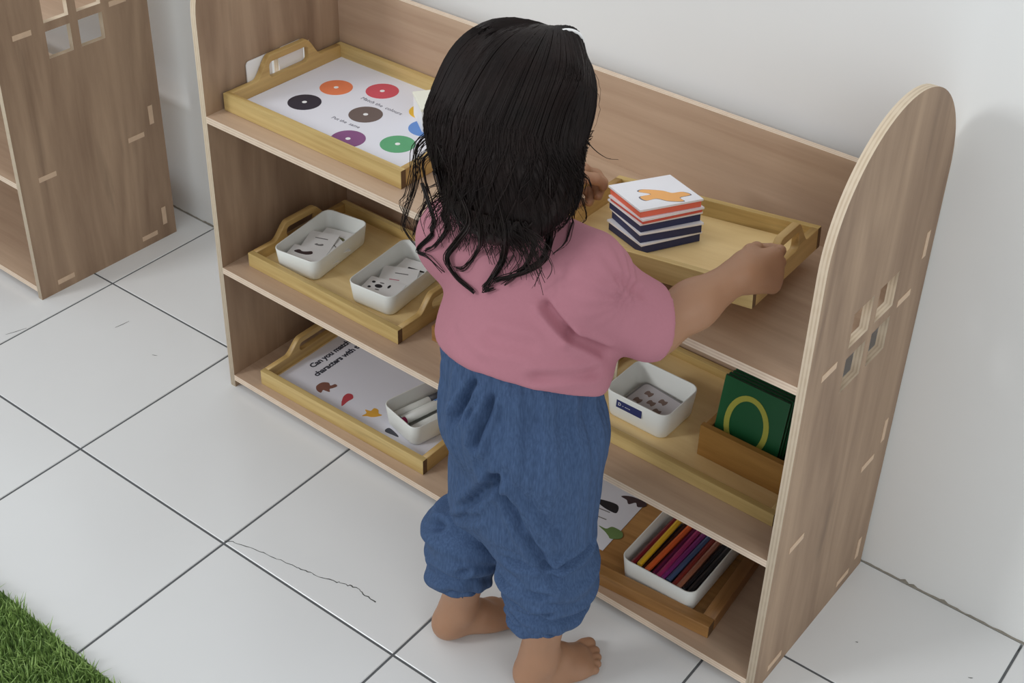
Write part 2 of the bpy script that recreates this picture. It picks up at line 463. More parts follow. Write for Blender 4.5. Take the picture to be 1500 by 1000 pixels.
# ------------------------------------------------------------------ paper sheet with discs (tray 1)
sheet = tag(box_obj('colour_sheet', (0, 0, 0), (0.297, 0.205, 0.0006), [M_PAPER]), 'white printed sheet with coloured discs lying in the top left tray', 'sheet')
sheet.location = (0.0135, 0.0395, Z3 + 0.0064)
sx, sy = sheet.location.x, sheet.location.y
DISCS = [((0.0783, 0.1075), (44, 40, 52), 'black'), ((0.0790, 0.1680), (212, 118, 78), 'orange'), ((0.1348, 0.2022), (190, 76, 88), 'red'),
         ((0.1662, 0.1360), (98, 84, 80), 'brown'), ((0.1964, 0.0712), (122, 74, 118), 'purple'), ((0.2548, 0.1031), (84, 152, 108), 'green'),
         ((0.2215, 0.1960), (214, 172, 56), 'yellow'), ((0.2530, 0.1600), (90, 130, 190), 'blue')]
for (cx, cy), c, nm in DISCS:
    d = decal('printed_disc', circle(0, 0, 0.0232), plain('print_' + nm, alb(*c), 0.6, 0.06), sheet, 0.0006, loc=(cx - sx, cy - sy), label=nm + ' printed disc with a white dot')
    decal('white_dot', circle(0, 0, 0.0034, 16), M_CARD, d, 0.00016, t=0.0002)
def text_on(parent, body, size, loc, rot, mat, bold=0.0, z=0.0, spacing=1.0):
    me = text_mesh(body, size, 0.0001, bold, spacing)
    return link_mesh('lettering', me, parent, (loc[0], loc[1], z + 0.00015), (0, 0, rot), [mat])
M_INK = plain('pencil_ink', alb(110, 108, 118), 0.8, 0.1)
text_on(sheet, 'Match the  colours', 0.0098, (0.1275 - sx, 0.1655 - sy), 0.0, M_INK, z=0.0006)
text_on(sheet, 'Put the  same', 0.0088, (0.1380 - sx, 0.0985 - sy), 0.05, M_INK, z=0.0006)
# white cards stood up between the tray handle and the side panel
def standing_card(y0, w, h, label, tilt):
    me = fill_curve(rrect(w, h, 0.006, cx=w / 2, cy=h / 2), [], 0.0018)
    remap(me, lambda a: np.stack([a[:, 2], a[:, 0], a[:, 1]], 1))
    o = link_mesh('blank_card', me, None, (0.0022, y0, Z3 + E_), (0, 0, 0), [M_CARD])
    return tag(o, label, 'card', 'white cards behind the tray handle')
standing_card(0.0745, 0.046, 0.0540, 'white rounded card standing behind the tray handle, nearer the front', 0)
standing_card(0.1340, 0.046, 0.0545, 'white rounded card standing behind the tray handle, nearer the wall', 0)

# ------------------------------------------------------------------ white plastic tubs
def tub(w, d, h, loc, rotz, label, group='white plastic tubs on the trays'):
    bm = bmesh.new(); k = 0.006; th = 0.0016; R = 0.013
    def ring(ww, dd, z, r): return [(p[0], p[1], z) for p in rrect(ww, dd, r, 6)]
    rings = [ring(w - k - .006, d - k - .006, 0, R - .004), ring(w - k - .002, d - k - .002, 0.0012, R - .002), ring(w - k, d - k, 0.004, R - .001), ring(w, d, h - 0.0008, R), ring(w - .0008, d - .0008, h, R),
             ring(w - 2 * th, d - 2 * th, h, R - th), ring(w - 2 * th - .0008, d - 2 * th - .0008, h - .0008, R - th),
             ring(w - k - 2 * th, d - k - 2 * th, 0.0032, R - th - .001), ring(w - k - 2 * th - .003, d - k - 2 * th - .003, 0.0018, R - th - .003)]
    loft(bm, rings)
    o = bm_obj('storage_tub', bm, M_PLASTIC, None, loc, (0, 0, rotz), smooth=True)
    bm2 = None
    return tag(o, label, 'tub', group)
FL = 0.0064
b1 = tub(0.078, 0.131, 0.034, (0.0915, 0.1115, Z2 + FL), math.radians(8.5), 'white tub of cut-out pictures at the left end of the middle shelf')
b2 = tub(0.078, 0.136, 0.034, (0.2325, 0.1220, Z2 + FL), math.radians(6), 'white tub with a panda cut-out beside the child on the middle shelf')
b3 = tub(0.078, 0.136, 0.036, (0.3050, 0.1180, Z1 + FL + .0008), math.radians(-12), 'white tub of markers standing on the text sheet, bottom shelf')
b4 = tub(0.092, 0.079, 0.040, (0.6585, 0.1230, Z2 + FL), 0.0, 'white tub with a dark blue label on the middle shelf')
b5 = tub(0.107, 0.150, 0.038, (0.7410, 0.1065, Z1 + FL), math.radians(2), 'white tub full of coloured pencils on the bottom shelf')

# dark blue label on b4
M_NAVY = plain('navy_label', alb(36, 44, 92), 0.5, 0.05)
lab = box_obj('label', (-0.0185, -0.0003, -0.0055), (0.0185, 0.0003, 0.0055), [M_NAVY], b4)
lab.location = (-0.0075, -0.0391, 0.0265); lab.rotation_euler = (math.radians(-4.2), 0, 0); lab['label'] = 'dark blue label with small white lettering'
me = text_mesh('D - ----', 0.0062, 0.0001, 0.0)
link_mesh('lettering', me, lab, (-0.0160, -0.00045, -0.0018), (math.radians(90), 0, 0), [M_CARD])

# picture cut-outs lying in b1 and b2 (tub coordinates)
M_GREY = plain('grey_print', alb(120, 118, 118), 0.7, 0.1)
M_PINKP = plain('pink_print', alb(170, 92, 110), 0.7, 0.1)
M_OLIVE = plain('olive_print', alb(120, 122, 84), 0.7, 0.15)
M_DBROWN = plain('dark_brown_print', alb(58, 42, 44), 0.7, 0.1)
def cutout(tubo, w, h, x, y, z, rz, tx, ty, label, prints=(), group=None):
    o = tag(box_obj('picture_card', (-w / 2, -h / 2, 0), (w / 2, h / 2, 0.0007), [M_CARD]), label, 'card', group)
    M = tubo.matrix_basis @ Matrix.Translation((x, y, z)) @ Matrix.Rotation(rz, 4, 'Z') @ Matrix.Rotation(tx, 4, 'X') @ Matrix.Rotation(ty, 4, 'Y')
    o.matrix_world = M
    for pts, m in prints: decal('print', pts, m, o, 0.0007)
    return o
def shift(pts, dx, dy, s=1.0): return [(p[0] * s + dx, p[1] * s + dy) for p in pts]
for q in (b1, b2, b3, b4, b5): q.matrix_basis = Matrix.Translation(q.location) @ Matrix.Rotation(q.rotation_euler.z, 4, 'Z')
g1 = 'picture cut-outs in the left tub'; g2 = 'picture cut-outs in the panda tub'
SHAPE_A = blob([(-.013, -.002), (-.008, .004), (-.002, .001), (.004, .003), (.010, .006), (.013, 0), (.006, -.005), (-.006, -.005)])
BAR = [(-.016, -.0016), (.016, -.0016), (.016, .0016), (-.016, .0016)]
cutout(b1, .056, .064, .003, .024, .0085, .15, .03, .00, 'white cut-out with an olive print at the back of the left tub', [(shift(blob([(-.012, -.004), (0, .005), (.012, .002), (.006, -.006)]), 0, .010), M_OLIVE), (shift(SHAPE_A, -.004, -.014, .8), M_GREY)], g1)
cutout(b1, .050, .048, .010, .004, .0120, -.55, .05, -.10, 'white cut-out lying askew with a black edge line in the left tub', [(shift(BAR, 0, -.0195, 1.2), M_BLACK), (shift(BAR, -.004, .009, .5), M_GREY)], g1)
cutout(b1, .044, .056, -.009, .004, .0145, .28, .02, .04, 'white cut-out with grey strokes in the middle of the left tub', [(shift(BAR, 0, .012, .6), M_GREY), (shift(SHAPE_A, .002, -.004, .5), M_GREY)], g1)
cutout(b1, .054, .040, -.003, -.034, .0180, .22, -.06, .03, 'white cut-out with a dark brown animal at the front of the left tub', [(shift(SHAPE_A, -.006, .004, 1.05), M_DBROWN), ([(-.026, -.017), (.026, -.017), (.026, -.0155), (-.026, -.0155)], M_GREY)], g1)
cutout(b1, .018, .042, .027, -.030, .0060, -.20, .0, -.35, 'narrow white strip leaning on the tub wall among the cut-outs', [([(-.007, -.018), (-.003, -.018), (.002, .016), (-.002, .018)], M_BLACK)], g1)
cutout(b2, .056, .064, .003, .026, .0085, .10, .03, .0, 'white cut-out with a black stroke at the back of the panda tub', [(shift(BAR, .004, .012, 1.0), M_BLACK), (shift(BAR, -.006, -.010, .5), M_GREY)], g2)
cutout(b2, .052, .054, -.003, .002, .0120, .40, .04, .04, 'white cut-out with a small pink mark in the panda tub', [(shift(BAR, -.004, -.004, .45), M_PINKP), (shift(BAR, .003, .012, .6), M_GREY)], g2)
PANDA = cutout(b2, .054, .042, -.003, -.034, .0170, .18, -.05, .02, 'white cut-out with a panda face at the front of the panda tub', [
    (circle(-.006, .001, .0055, 18, .0045), M_BLACK), (circle(-.017, .008, .0026, 12), M_BLACK), (circle(-.017, -.006, .0024, 12), M_BLACK), (circle(.008, .006, .0018, 10, .0045), M_BLACK), (circle(-.005, .010, .0035, 12, .0014), M_GREY), (circle(-.004, -.008, .0035, 12, .0014), M_GREY)], g2)
cutout(b2, .018, .054, .026, -.016, .0070, -.12, .0, -.40, 'white strip with a dark edge leaning in the panda tub', [([(-.008, -.024), (-.005, -.024), (.0, .024), (-.004, .024)], M_BLACK), (circle(.004, -.010, .0035, 12, .005), M_OLIVE)], g2)

# markers in b3 (along the tub)
def marker(x, y, z, rz, col, cname, which):
    bm = bmesh.new(); r = 0.0062
    def rg(yy, rr): return [(rr * math.cos(a), yy, rr * math.sin(a)) for a in [2 * math.pi * k / 14 for k in range(14)]]
    loft(bm, [rg(-.054, .004), rg(-.0535, r), rg(.006, r), rg(.008, r * .94)])
    M = b3.matrix_basis @ Matrix.Translation((x, y, z)) @ Matrix.Rotation(rz, 4, 'Z')
    o = bm_obj('marker', bm, M_PLASTIC, None, smooth=True); o.matrix_world = M
    tag(o, 'white marker with a %s cap, %s in the tub' % (cname, which), 'marker', 'markers in the bottom shelf tub')
    mc = plain('marker_' + cname, alb(*col), 0.4, 0.05)
    bm = bmesh.new(); loft(bm, [rg(.0065, r * 1.06), rg(.050, r * 1.02), rg(.0535, r * .72), rg(.0545, r * .4)])
    bm_obj('cap', bm, mc, o, smooth=True)
    bm = bmesh.new(); loft(bm, [rg(-.0610, r * .6), rg(-.0605, r * .85), rg(-.0541, r * .9)])
    bm_obj('end_plug', bm, mc, o, smooth=True)
for k, (c, n, w) in enumerate([((52, 52, 58), 'black', 'farthest left'), ((74, 110, 160), 'blue', 'second from the left'), ((150, 30, 84), 'magenta', 'in the middle'), ((96, 104, 128), 'grey', 'fourth from the left'), ((84, 170, 96), 'green', 'farthest right')]):
    marker(-0.0255 + 0.0127 * k, -.0005 + .002 * (k % 2), 0.0120 + (0.010 if k in (2,) else 0), .02 * (k - 2), c, n, w)

o = tag(box_obj('paper_strip', (-.0055, -.0008, 0), (.0055, .0008, .036), [plain('cream_strip', alb(196, 188, 166), .7, .03)]), 'narrow cream strip standing behind the blue-labelled tub, beside the child', 'card')
o.location = (.5860, .1450, Z2 + FL + .0002)
# laminated card in b4
lam = tag(link_mesh('laminated_card', fill_curve(rrect(.070, .052, .007), [], .0010), None, None, None, [plain('laminate_grey', alb(120, 118, 120), .3, .05)]), 'small laminated card with brown animal pictures inside the blue-labelled tub', 'card')
lam.matrix_world = b4.matrix_basis @ Matrix.Translation((.002, .004, .0110)) @ Matrix.Rotation(-.12, 4, 'Z') @ Matrix.Rotation(.10, 4, 'X')
decal('card_face', rrect(.0650, .0470, .006), plain('laminate_face', alb(176, 172, 176), .3, .04), lam, .0005)
BEAR = blob([(-.005, -.004), (-.0055, .002), (-.003, .005), (.001, .0035), (.005, .005), (.006, .0), (.004, -.005), (0, -.003)])
M_BR = plain('brown_print', alb(112, 92, 84), .5, .15)
for dx, dy in ((-.017, .010), (-.020, -.008), (-.004, -.001), (.006, .010), (.011, -.008)):
    decal('print', shift(BEAR, dx, dy, .9), M_BR, lam, .0008)
decal('print', blob([(.020, -.016), (.0265, -.014), (.0265, -.002), (.023, -.006)]), plain('blue_print', alb(110, 128, 168), .5, .1), lam, .0008)

# ------------------------------------------------------------------ green letter boards in their wooden holder
M_OAK = wood('holder_wood', alb(172, 128, 68), alb(140, 100, 48), 'X', fine=90, stretch=14, rough=0.45)
hold = empty('board_holder', (0.7450, 0.0950, Z2 + FL), 0, 'brown wooden holder with an open top keeping green letter boards upright', 'holder')
box_obj('front_board', (0, 0, 0), (.1130, .008, .0455), [M_OAK], hold, .0008)
box_obj('back_board', (0, .062, 0), (.1130, .070, .0455), [M_OAK], hold, .0008)
for x in (0, .105): box_obj('side_board', (x, .008, 0), (x + .008, .062, .0400), [M_OAK], hold, .0008)
box_obj('base_board', (.008, .008, 0), (.105, .062, .005), [M_OAK], hold)
M_GREEN = plain('green_board', alb(28, 92, 52), .45, .06, 60)
M_GREEN2 = plain('green_board_edge', alb(20, 62, 38), .5, .1)
M_YEL = plain('yellow_sandpaper', alb(178, 176, 76), .9, .1, 900, bump=.3)
for k in range(4):
    o = box_obj('letter_board', (0, 0, 0), (.0860, .0042, .1050), [M_GREEN, M_GREEN2], None, .0006, thin=1)
    o.matrix_world = Matrix.Translation((.7545 + .0012 * k * (1 if k % 2 else -0.4) + .004 * (k == 2), .1066 + .0056 * k, Z2 + FL + .0054)) @ Matrix.Rotation(-.17, 4, 'X')
    if k == 0:
        tag(o, 'front green board bearing a yellow letter O in the wooden holder', 'board', 'green letter boards')
        me = fill_curve(circle(.0395, .0520, .0292, 40, .0400), [circle(.0395, .0520, .0222, 40, .0330)], .0006)
        remap(me, lambda a: np.stack([a[:, 0], a[:, 2] - .0003, a[:, 1]], 1))
        l = link_mesh('letter', me, o, None, None, [M_YEL]); l['label'] = 'yellow sandpaper letter O'
    else:
        tag(o, ('', 'plain green board directly behind the letter O board', 'plain green board third from the front, standing slightly to the right', 'rearmost green board in the wooden holder')[k], 'board', 'green letter boards')

# ------------------------------------------------------------------ coloured pencils in b5
PC = [((120, 30, 40), 'maroon'), ((214, 172, 40), 'yellow'), ((56, 28, 28), 'dark brown'), ((206, 92, 44), 'orange'), ((96, 24, 70), 'plum'), ((150, 40, 96), 'magenta'),
      ((120, 40, 110), 'purple'), ((66, 84, 120), 'slate blue'), ((128, 44, 38), 'brick red'), ((156, 100, 78), 'tan'), ((24, 24, 30), 'black'), ((30, 30, 34), 'soot black')]
M_LEAD_WOOD = plain('pencil_bare_wood', alb(196, 160, 118), .7, .1)
def pencil(M, col, label, group, L=.128):
    mt = plain('pencil_paint', alb(*col), .3, .03)
    r = .0037
    def rg(yy, rr): return [(rr * math.cos(math.pi / 6 + k * math.pi / 3), yy, rr * math.sin(math.pi / 6 + k * math.pi / 3)) for k in range(6)]
    bm = bmesh.new(); loft(bm, [rg(-L / 2, r * .9), rg(-L / 2 + .0005, r), rg(L / 2 - .016, r)])
    o = bm_obj('pencil', bm, mt); o.matrix_world = M
    tag(o, label, 'pencil', group)
    bm = bmesh.new(); loft(bm, [rg(L / 2 - .016, r), rg(L / 2 - .004, r * .35)]); bm_obj('sharpened_cone', bm, M_LEAD_WOOD, o)
    bm = bmesh.new(); loft(bm, [rg(L / 2 - .004, r * .35), rg(L / 2, r * .05)]); bm_obj('lead', bm, mt, o)
pg = 'coloured pencils in the tub'
for k, (c, n) in enumerate(PC):
    x = -.0385 + .0074 * k
    dz = (.0006, .0030, -.0022, .0026, -.001, .0024, .002, .0018, .0012, .0024, .0, .001)[k]
    M = b5.matrix_basis @ Matrix.Translation((x, -.004 + .003 * math.sin(k * 2.1), .0250 + dz)) @ Matrix.Rotation(.02 * math.sin(k * 1.7), 4, 'Z') @ Matrix.Rotation(-.045, 4, 'X')
    pencil(M, c, '%s pencil lying in the top layer of the white tub' % n, pg)
for k in range(11):
    c, n = PC[(k * 5 + 2) % 12]
    M = b5.matrix_basis @ Matrix.Translation((-.0390 + .0079 * k, -.003, .0135)) @ Matrix.Rotation(-.02, 4, 'X')
    pencil(M, tuple(v * .6 for v in c), 'dark pencil in the lower layer, under the other pencils in the tub', 'pencils in the lower layer')

# ------------------------------------------------------------------ printed sheets on the bottom shelf
def on_tray(tr, x, y, z): return tr.matrix_basis @ Vector((x, y, z))
for q in (t1, t2, t3, t5, t6, t7): q.matrix_basis = Matrix.Translation(q.location) @ Matrix.Rotation(q.rotation_euler.z, 4, 'Z')
sh3 = tag(box_obj('text_sheet', (0, 0, 0), (.290, .200, .0006), [M_PAPER]), 'white sheet with two lines of text and small animals on the bottom left tray', 'sheet')
sh3.matrix_world = t3.matrix_basis @ Matrix.Translation((.0125, .0110, .0062))
sh3i = sh3.matrix_world.inverted()
M_TXT = plain('text_ink', alb(48, 50, 62), .7, .05)
def sh_loc(v): return sh3i @ Vector((v[0], v[1], 0))
A_, B_ = sh_loc((.0851, .0835)), sh_loc((.1048, .0727))
text_on(sh3, 'Can you match the book', .0145, (A_.x, A_.y), math.radians(90), M_TXT, .0005, .0006, .95)
text_on(sh3, 'characters with their food', .0145, (B_.x, B_.y), math.radians(90), M_TXT, .0005, .0006, .95)
def at3(v, pts, mat, s=1.0, rot=0.0):
    l = sh_loc(v); decal('print', pts, mat, sh3, .0006, loc=(l.x, l.y), rot=rot, scale=s)
ANIM_BROWN = blob([(-.013, -.006), (-.014, .004), (-.006, .012), (.004, .011), (.007, .004), (.014, .007), (.017, .002), (.011, -.002), (.006, -.004), (.006, -.011), (.0, -.008), (-.004, -.006), (-.007, -.012)])
ANIM_RED = blob([(-.010, -.002), (-.004, .007), (.004, .011), (.010, .006), (.008, -.003), (-.002, -.007), (-.014, -.014), (-.012, -.006)])
ANIM_YEL = blob([(-.014, -.006), (-.008, .0), (-.010, .008), (-.002, .005), (.003, .011), (.009, .007), (.010, -.001), (.015, -.005), (.008, -.008), (.0, -.009), (-.006, -.007)])
M_PB = plain('print_brown_animal', alb(118, 78, 66), .7, .15); M_PR = plain('print_red_bird', alb(170, 62, 70), .7, .1); M_PY = plain('print_yellow_animal', alb(204, 152, 56), .7, .12)
at3((.1335, .0625), ANIM_BROWN, M_PB, 1.0, .75); at3((.1765, .0650), ANIM_RED, M_PR, .95, 1.1); at3((.2273, .0638), ANIM_YEL, M_PY, 1.0, .7)
at3((.2770, .0518), blob([(-.009, .003), (-.004, .006), (.010, -.003), (.014, -.008), (.004, -.006), (-.008, -.003)]), plain('print_dark_grey', alb(66, 68, 76), .7, .1), 1.0, .35)

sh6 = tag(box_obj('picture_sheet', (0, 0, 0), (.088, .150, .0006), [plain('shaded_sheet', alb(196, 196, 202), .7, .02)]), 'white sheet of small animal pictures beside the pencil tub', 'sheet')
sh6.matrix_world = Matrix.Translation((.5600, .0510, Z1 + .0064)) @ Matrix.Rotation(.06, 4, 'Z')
sh6i = sh6.matrix_world.inverted()
def at6(v, pts, mat, s=1.0, rot=0.0):
    l = sh6i @ Vector((v[0], v[1], 0)); decal('print', pts, mat, sh6, .0006, loc=(l.x, l.y), rot=rot, scale=s)
at6((.6034, .1287), blob([(-.013, .004), (-.004, .006), (.010, .004), (.012, -.007), (.003, -.006), (-.006, -.002)]), M_BLACK, 1.35, .25)
at6((.6262, .1581), blob([(-.014, .002), (-.004, .006), (.012, .004), (.014, -.002), (.007, -.006), (.003, -.001), (-.003, -.006), (-.007, -.001)]), M_DBROWN, 1.3, .2)
at6((.6354, .0907), blob([(-.013, .003), (-.005, .002), (.0, .007), (.011, .004), (.013, -.004), (.004, -.009), (.0, -.006), (-.005, -.002)]), plain('print_green_animal', alb(92, 116, 66), .7, .15), 1.35, .2)
at6((.6057, .1183), BAR, M_GREY, .55, .1); at6((.6099, .1041), BAR, M_GREY, .55, .1)

# ------------------------------------------------------------------ stack of thick picture tiles on the lifted tray
M_TNAVY = plain('tile_navy', alb(40, 46, 82), .6, .08); M_TRED = plain('tile_red', alb(196, 84, 72), .6, .08); M_TORANGE = plain('tile_orange', alb(214, 104, 80), .6, .08)
M_TILEW = plain('tile_white', alb(214, 214, 224), .6, .02)
h = 0.0064; CW, CD = .0790, .0745
STACK = [(.0098, M_TNAVY, 'navy', 'lowest'), (.0098, M_TNAVY, 'navy', 'second from the bottom'), (.0088, M_TNAVY, 'navy', 'third from the bottom'), (.0040, M_TRED, 'red', 'second from the top'), (.0075, M_TORANGE, 'orange-red', 'topmost')]
for k, (th, m, cn, wh) in enumerate(STACK):
    jx, jy, ja = (.0004, .0018, -.0014, .0010, -.0010)[k], (-.0012, .0006, .0012, -.0008, .0004)[k], (.05, -.03, .02, .04, .0)[k]
    o = tag(box_obj('picture_tile', (-CW / 2 + .001, -CD / 2 + .001, 0), (CW / 2 - .001, CD / 2 - .001, th), [m], None, .0004), '%s-edged picture tile, %s in the stack on the lifted tray' % (cn, wh), 'tile', 'picture tiles stacked on the tray')
    o.matrix_world = Matrix.Translation(T4) @ R4.to_4x4() @ Matrix.Translation((.0973 + jx, .0906 + jy, h)) @ Matrix.Rotation(1.0 + ja, 4, 'Z')
    f = box_obj('white_face', (-CW / 2 - .0006, -CD / 2 - .0006, th + .0001), (CW / 2 + .0006, CD / 2 + .0006, th + .0024), [M_TILEW], o)
    h += th + .0026
    if k == 4:
        HANDP = blob([(-.018, -.016), (-.008, -.010), (.004, -.014), (.018, -.012), (.014, -.004), (.024, .004), (.016, .010), (.006, .006), (-.004, .010), (-.022, .010), (-.026, .004), (-.014, .000), (-.024, -.008)])
        d = decal('orange_print', HANDP, plain('orange_print', alb(218, 160, 96), .6, .06), f, th + .0024, rot=-1.0 + .45, scale=1.15, loc=(.006, -.012), label='orange splayed shape printed on the top face')
        decal('print_outline', HANDP, M_INK, f, th + .0024, t=.0001, rot=-1.0 + .45, loc=(.006, -.012), scale=1.22)

# ------------------------------------------------------------------ white block on the disc sheet, by the child's hair
blk = empty('paper_box', (0.2480, 0.1790, Z3 + .0072), -.62, 'small white box standing on the disc sheet, half behind the hair', 'box')
box_obj('box_body', (-.026, -.020, 0), (.026, .020, .030), [M_CARD], blk, .0008)
box_obj('box_lid', (-.027, -.021, .0302), (.027, .021, .0345), [plain('cream_lid', alb(222, 220, 206), .6, .02)], blk, .0008)

# ------------------------------------------------------------------ artificial grass rug
M_TURF = plain('turf_backing', alb(70, 92, 46), .9, .2, 100)
rug = empty('grass_rug', (-0.15, -0.80, 0), 0, 'corner of a green artificial grass rug on the tiles at lower left', 'rug')
bm = bmesh.new(); bm_box(bm, (-.55, -.42, .0003), (.56, .3265, .004)); bm_obj('backing', bm, M_TURF, rug)
m, nt, b = base_mat('grass_blades', .55)
tc = N(nt, 'ShaderNodeTexCoord'); no = N(nt, 'ShaderNodeTexNoise', Scale=90.0, Detail=3.0); nt.links.new(tc.outputs['Object'], no.inputs['Vector'])
rp = N(nt, 'ShaderNodeValToRGB'); rp.color_ramp.elements[0].position = .35; rp.color_ramp.elements[0].color = alb(100, 128, 66); rp.color_ramp.elements[1].position = .65; rp.color_ramp.elements[1].color = alb(146, 172, 100)
nt.links.new(no.outputs['Fac'], rp.inputs['Fac']); nt.links.new(rp.outputs['Color'], b.inputs['Base Color'])
M_BLADE = m
nb = 42000
px = rng.uniform(-.10, .557, nb); py = rng.uniform(-.16, .3245, nb)
ang = rng.uniform(0, 2 * math.pi, nb); lean = np.abs(rng.normal(.0, .0075, nb)); hh = rng.uniform(.012, .021, nb); wd = rng.uniform(.0006, .0011, nb); wa = rng.uniform(0, math.pi, nb)
vx = np.empty((nb, 5, 3))
dx, dy = np.cos(ang) * lean, np.sin(ang) * lean
ux, uy = np.cos(wa) * wd, np.sin(wa) * wd
for k, (f, sgn) in enumerate([(0, -1), (0, 1), (.55, 1), (.55, -1)]):
    vx[:, k, 0] = px + dx * f * f + ux * sgn; vx[:, k, 1] = py + dy * f * f + uy * sgn; vx[:, k, 2] = .004 + hh * f
vx[:, 4, 0] = px + dx; vx[:, 4, 1] = py + dy; vx[:, 4, 2] = .004 + hh * .95
base = np.arange(nb)[:, None] * 5
me = bpy.data.meshes.new('grass')
faces = np.concatenate([base + np.array([[0, 1, 2, 3]])], 0).tolist() + (base + np.array([[3, 2, 4]])).tolist()
me.from_pydata(vx.reshape(-1, 3).tolist(), [], faces)
o = link_mesh('grass', me, rug, None, None, [M_BLADE]); o['kind'] = 'stuff'

# ------------------------------------------------------------------ the child: implicit surfaces meshed by surface nets
class Field:
    def __init__(s, lo, hi, h):
        s.lo = np.array(lo, float); s.h = h
        s.n = np.ceil((np.array(hi) - s.lo) / h).astype(int) + 1
        s.F = np.full(tuple(s.n), 0.08, np.float32)
    def _sl(s, lo, hi):
        a = np.maximum(np.floor((np.array(lo) - s.lo) / s.h).astype(int), 0)
        b = np.minimum(np.ceil((np.array(hi) - s.lo) / s.h).astype(int) + 1, s.n)
        g = [s.lo[i] + s.h * np.arange(a[i], b[i]) for i in range(3)]
        X, Y, Z = np.meshgrid(*g, indexing='ij', sparse=True)
        return (slice(a[0], b[0]), slice(a[1], b[1]), slice(a[2], b[2])), X, Y, Z
    def _un(s, sl, d, k):
        f = s.F[sl]
        if k > 0:
            q = np.maximum(k - np.abs(f - d), 0) / k
            s.F[sl] = np.minimum(f, d) - q * q * k * 0.25
        else: s.F[sl] = np.minimum(f, d)
    def cone(s, a, b, ra, rb, k=0.01, m=0.03):
        a = np.array(a, float); b = np.array(b, float); R = max(ra, rb) + m
        sl, X, Y, Z = s._sl(np.minimum(a, b) - R, np.maximum(a, b) + R)
        ab = b - a; L = max(ab @ ab, 1e-12)
        t = np.clip(((X - a[0]) * ab[0] + (Y - a[1]) * ab[1] + (Z - a[2]) * ab[2]) / L, 0, 1)
        d = np.sqrt((X - a[0] - t * ab[0]) ** 2 + (Y - a[1] - t * ab[1]) ** 2 + (Z - a[2] - t * ab[2]) ** 2) - (ra + (rb - ra) * t)
        s._un(sl, d.astype(np.float32), k)
    def ell(s, c, r, M=None, k=0.01, m=0.03, sub=False):
        c = np.array(c, float); r = np.array(r, float); R = r.max() + m
        sl, X, Y, Z = s._sl(c - R, c + R)
        P = (X - c[0], Y - c[1], Z - c[2])
        if M is None: Q = P
        else: Q = [P[0] * M[0][i] + P[1] * M[1][i] + P[2] * M[2][i] for i in range(3)]   # columns of M = local axes
        k0 = np.sqrt((Q[0] / r[0]) ** 2 + (Q[1] / r[1]) ** 2 + (Q[2] / r[2]) ** 2)
        k1 = np.sqrt((Q[0] / r[0] ** 2) ** 2 + (Q[1] / r[1] ** 2) ** 2 + (Q[2] / r[2] ** 2) ** 2)
        d = (k0 * (k0 - 1) / np.maximum(k1, 1e-6)).astype(np.float32)
        if sub:
            f = s.F[sl]; q = np.maximum(k - np.abs(f + d), 0) / max(k, 1e-9)
            s.F[sl] = np.maximum(f, -d) + q * q * k * 0.25
        else: s._un(sl, d, k)
    def cut(s, p, n, k=0.0, lo=None, hi=None):
        """keep the side where (x - p).n < 0"""
        p = np.array(p, float); n = np.array(n, float); n /= np.linalg.norm(n)
        sl, X, Y, Z = s._sl(s.lo if lo is None else lo, (s.lo + s.h * s.n) if hi is None else hi)
        d = ((X - p[0]) * n[0] + (Y - p[1]) * n[1] + (Z - p[2]) * n[2]).astype(np.float32)
        f = s.F[sl]
        if k > 0:
            q = np.maximum(k - np.abs(f - d), 0) / k
            s.F[sl] = np.maximum(f, d) + q * q * k * 0.25
        else: s.F[sl] = np.maximum(f, d)
    def mesh(s):
        F = s.F; S = F < 0
        c8 = [S[i:i + S.shape[0] - 1, j:j + S.shape[1] - 1, k:k + S.shape[2] - 1] for i in (0, 1) for j in (0, 1) for k in (0, 1)]
        cnt = sum(c.astype(np.uint8) for c in c8)
        act = (cnt > 0) & (cnt < 8)
        idx = np.argwhere(act); ids = np.full(act.shape, -1, np.int64); ids[act] = np.arange(len(idx))
        acc = np.zeros((len(idx), 3)); num = np.zeros(len(idx))
        offs = np.array([(i, j, k) for i in (0, 1) for j in (0, 1) for k in (0, 1)])
        vals = [F[idx[:, 0] + o[0], idx[:, 1] + o[1], idx[:, 2] + o[2]] for o in offs]
        for a in range(8):
            for b in range(a + 1, 8):
                if np.abs(offs[a] - offs[b]).sum() != 1: continue
                va, vb = vals[a], vals[b]; m = (va < 0) != (vb < 0)
                t = np.where(m, va / np.where(m, va - vb, 1), 0)
                p = offs[a] + t[:, None] * (offs[b] - offs[a])
                acc[m] += p[m]; num[m] += 1
        V = s.lo + s.h * (idx + acc / num[:, None])
        Q = []
        for ax in range(3):
            u, v = (ax + 1) % 3, (ax + 2) % 3
            a = [slice(None)] * 3; b = [slice(None)] * 3; a[ax] = slice(0, -1); b[ax] = slice(1, None)
            A, B = S[tuple(a)], S[tuple(b)]
            e = np.argwhere(A != B)
            ok = (e[:, u] > 0) & (e[:, v] > 0) & (e[:, u] < S.shape[u] - 1) & (e[:, v] < S.shape[v] - 1); e = e[ok]
            fl = A[e[:, 0], e[:, 1], e[:, 2]]
            du = np.zeros(3, int); du[u] = 1; dv = np.zeros(3, int); dv[v] = 1
            c = [ids[tuple((e - x).T)] for x in (du + dv, dv, 0 * du, du)]
            q = np.stack(c, 1); q[~fl] = q[~fl][:, ::-1]; Q.append(q)
        Q = np.concatenate(Q); Q = Q[(Q >= 0).all(1)]
        return V, Q
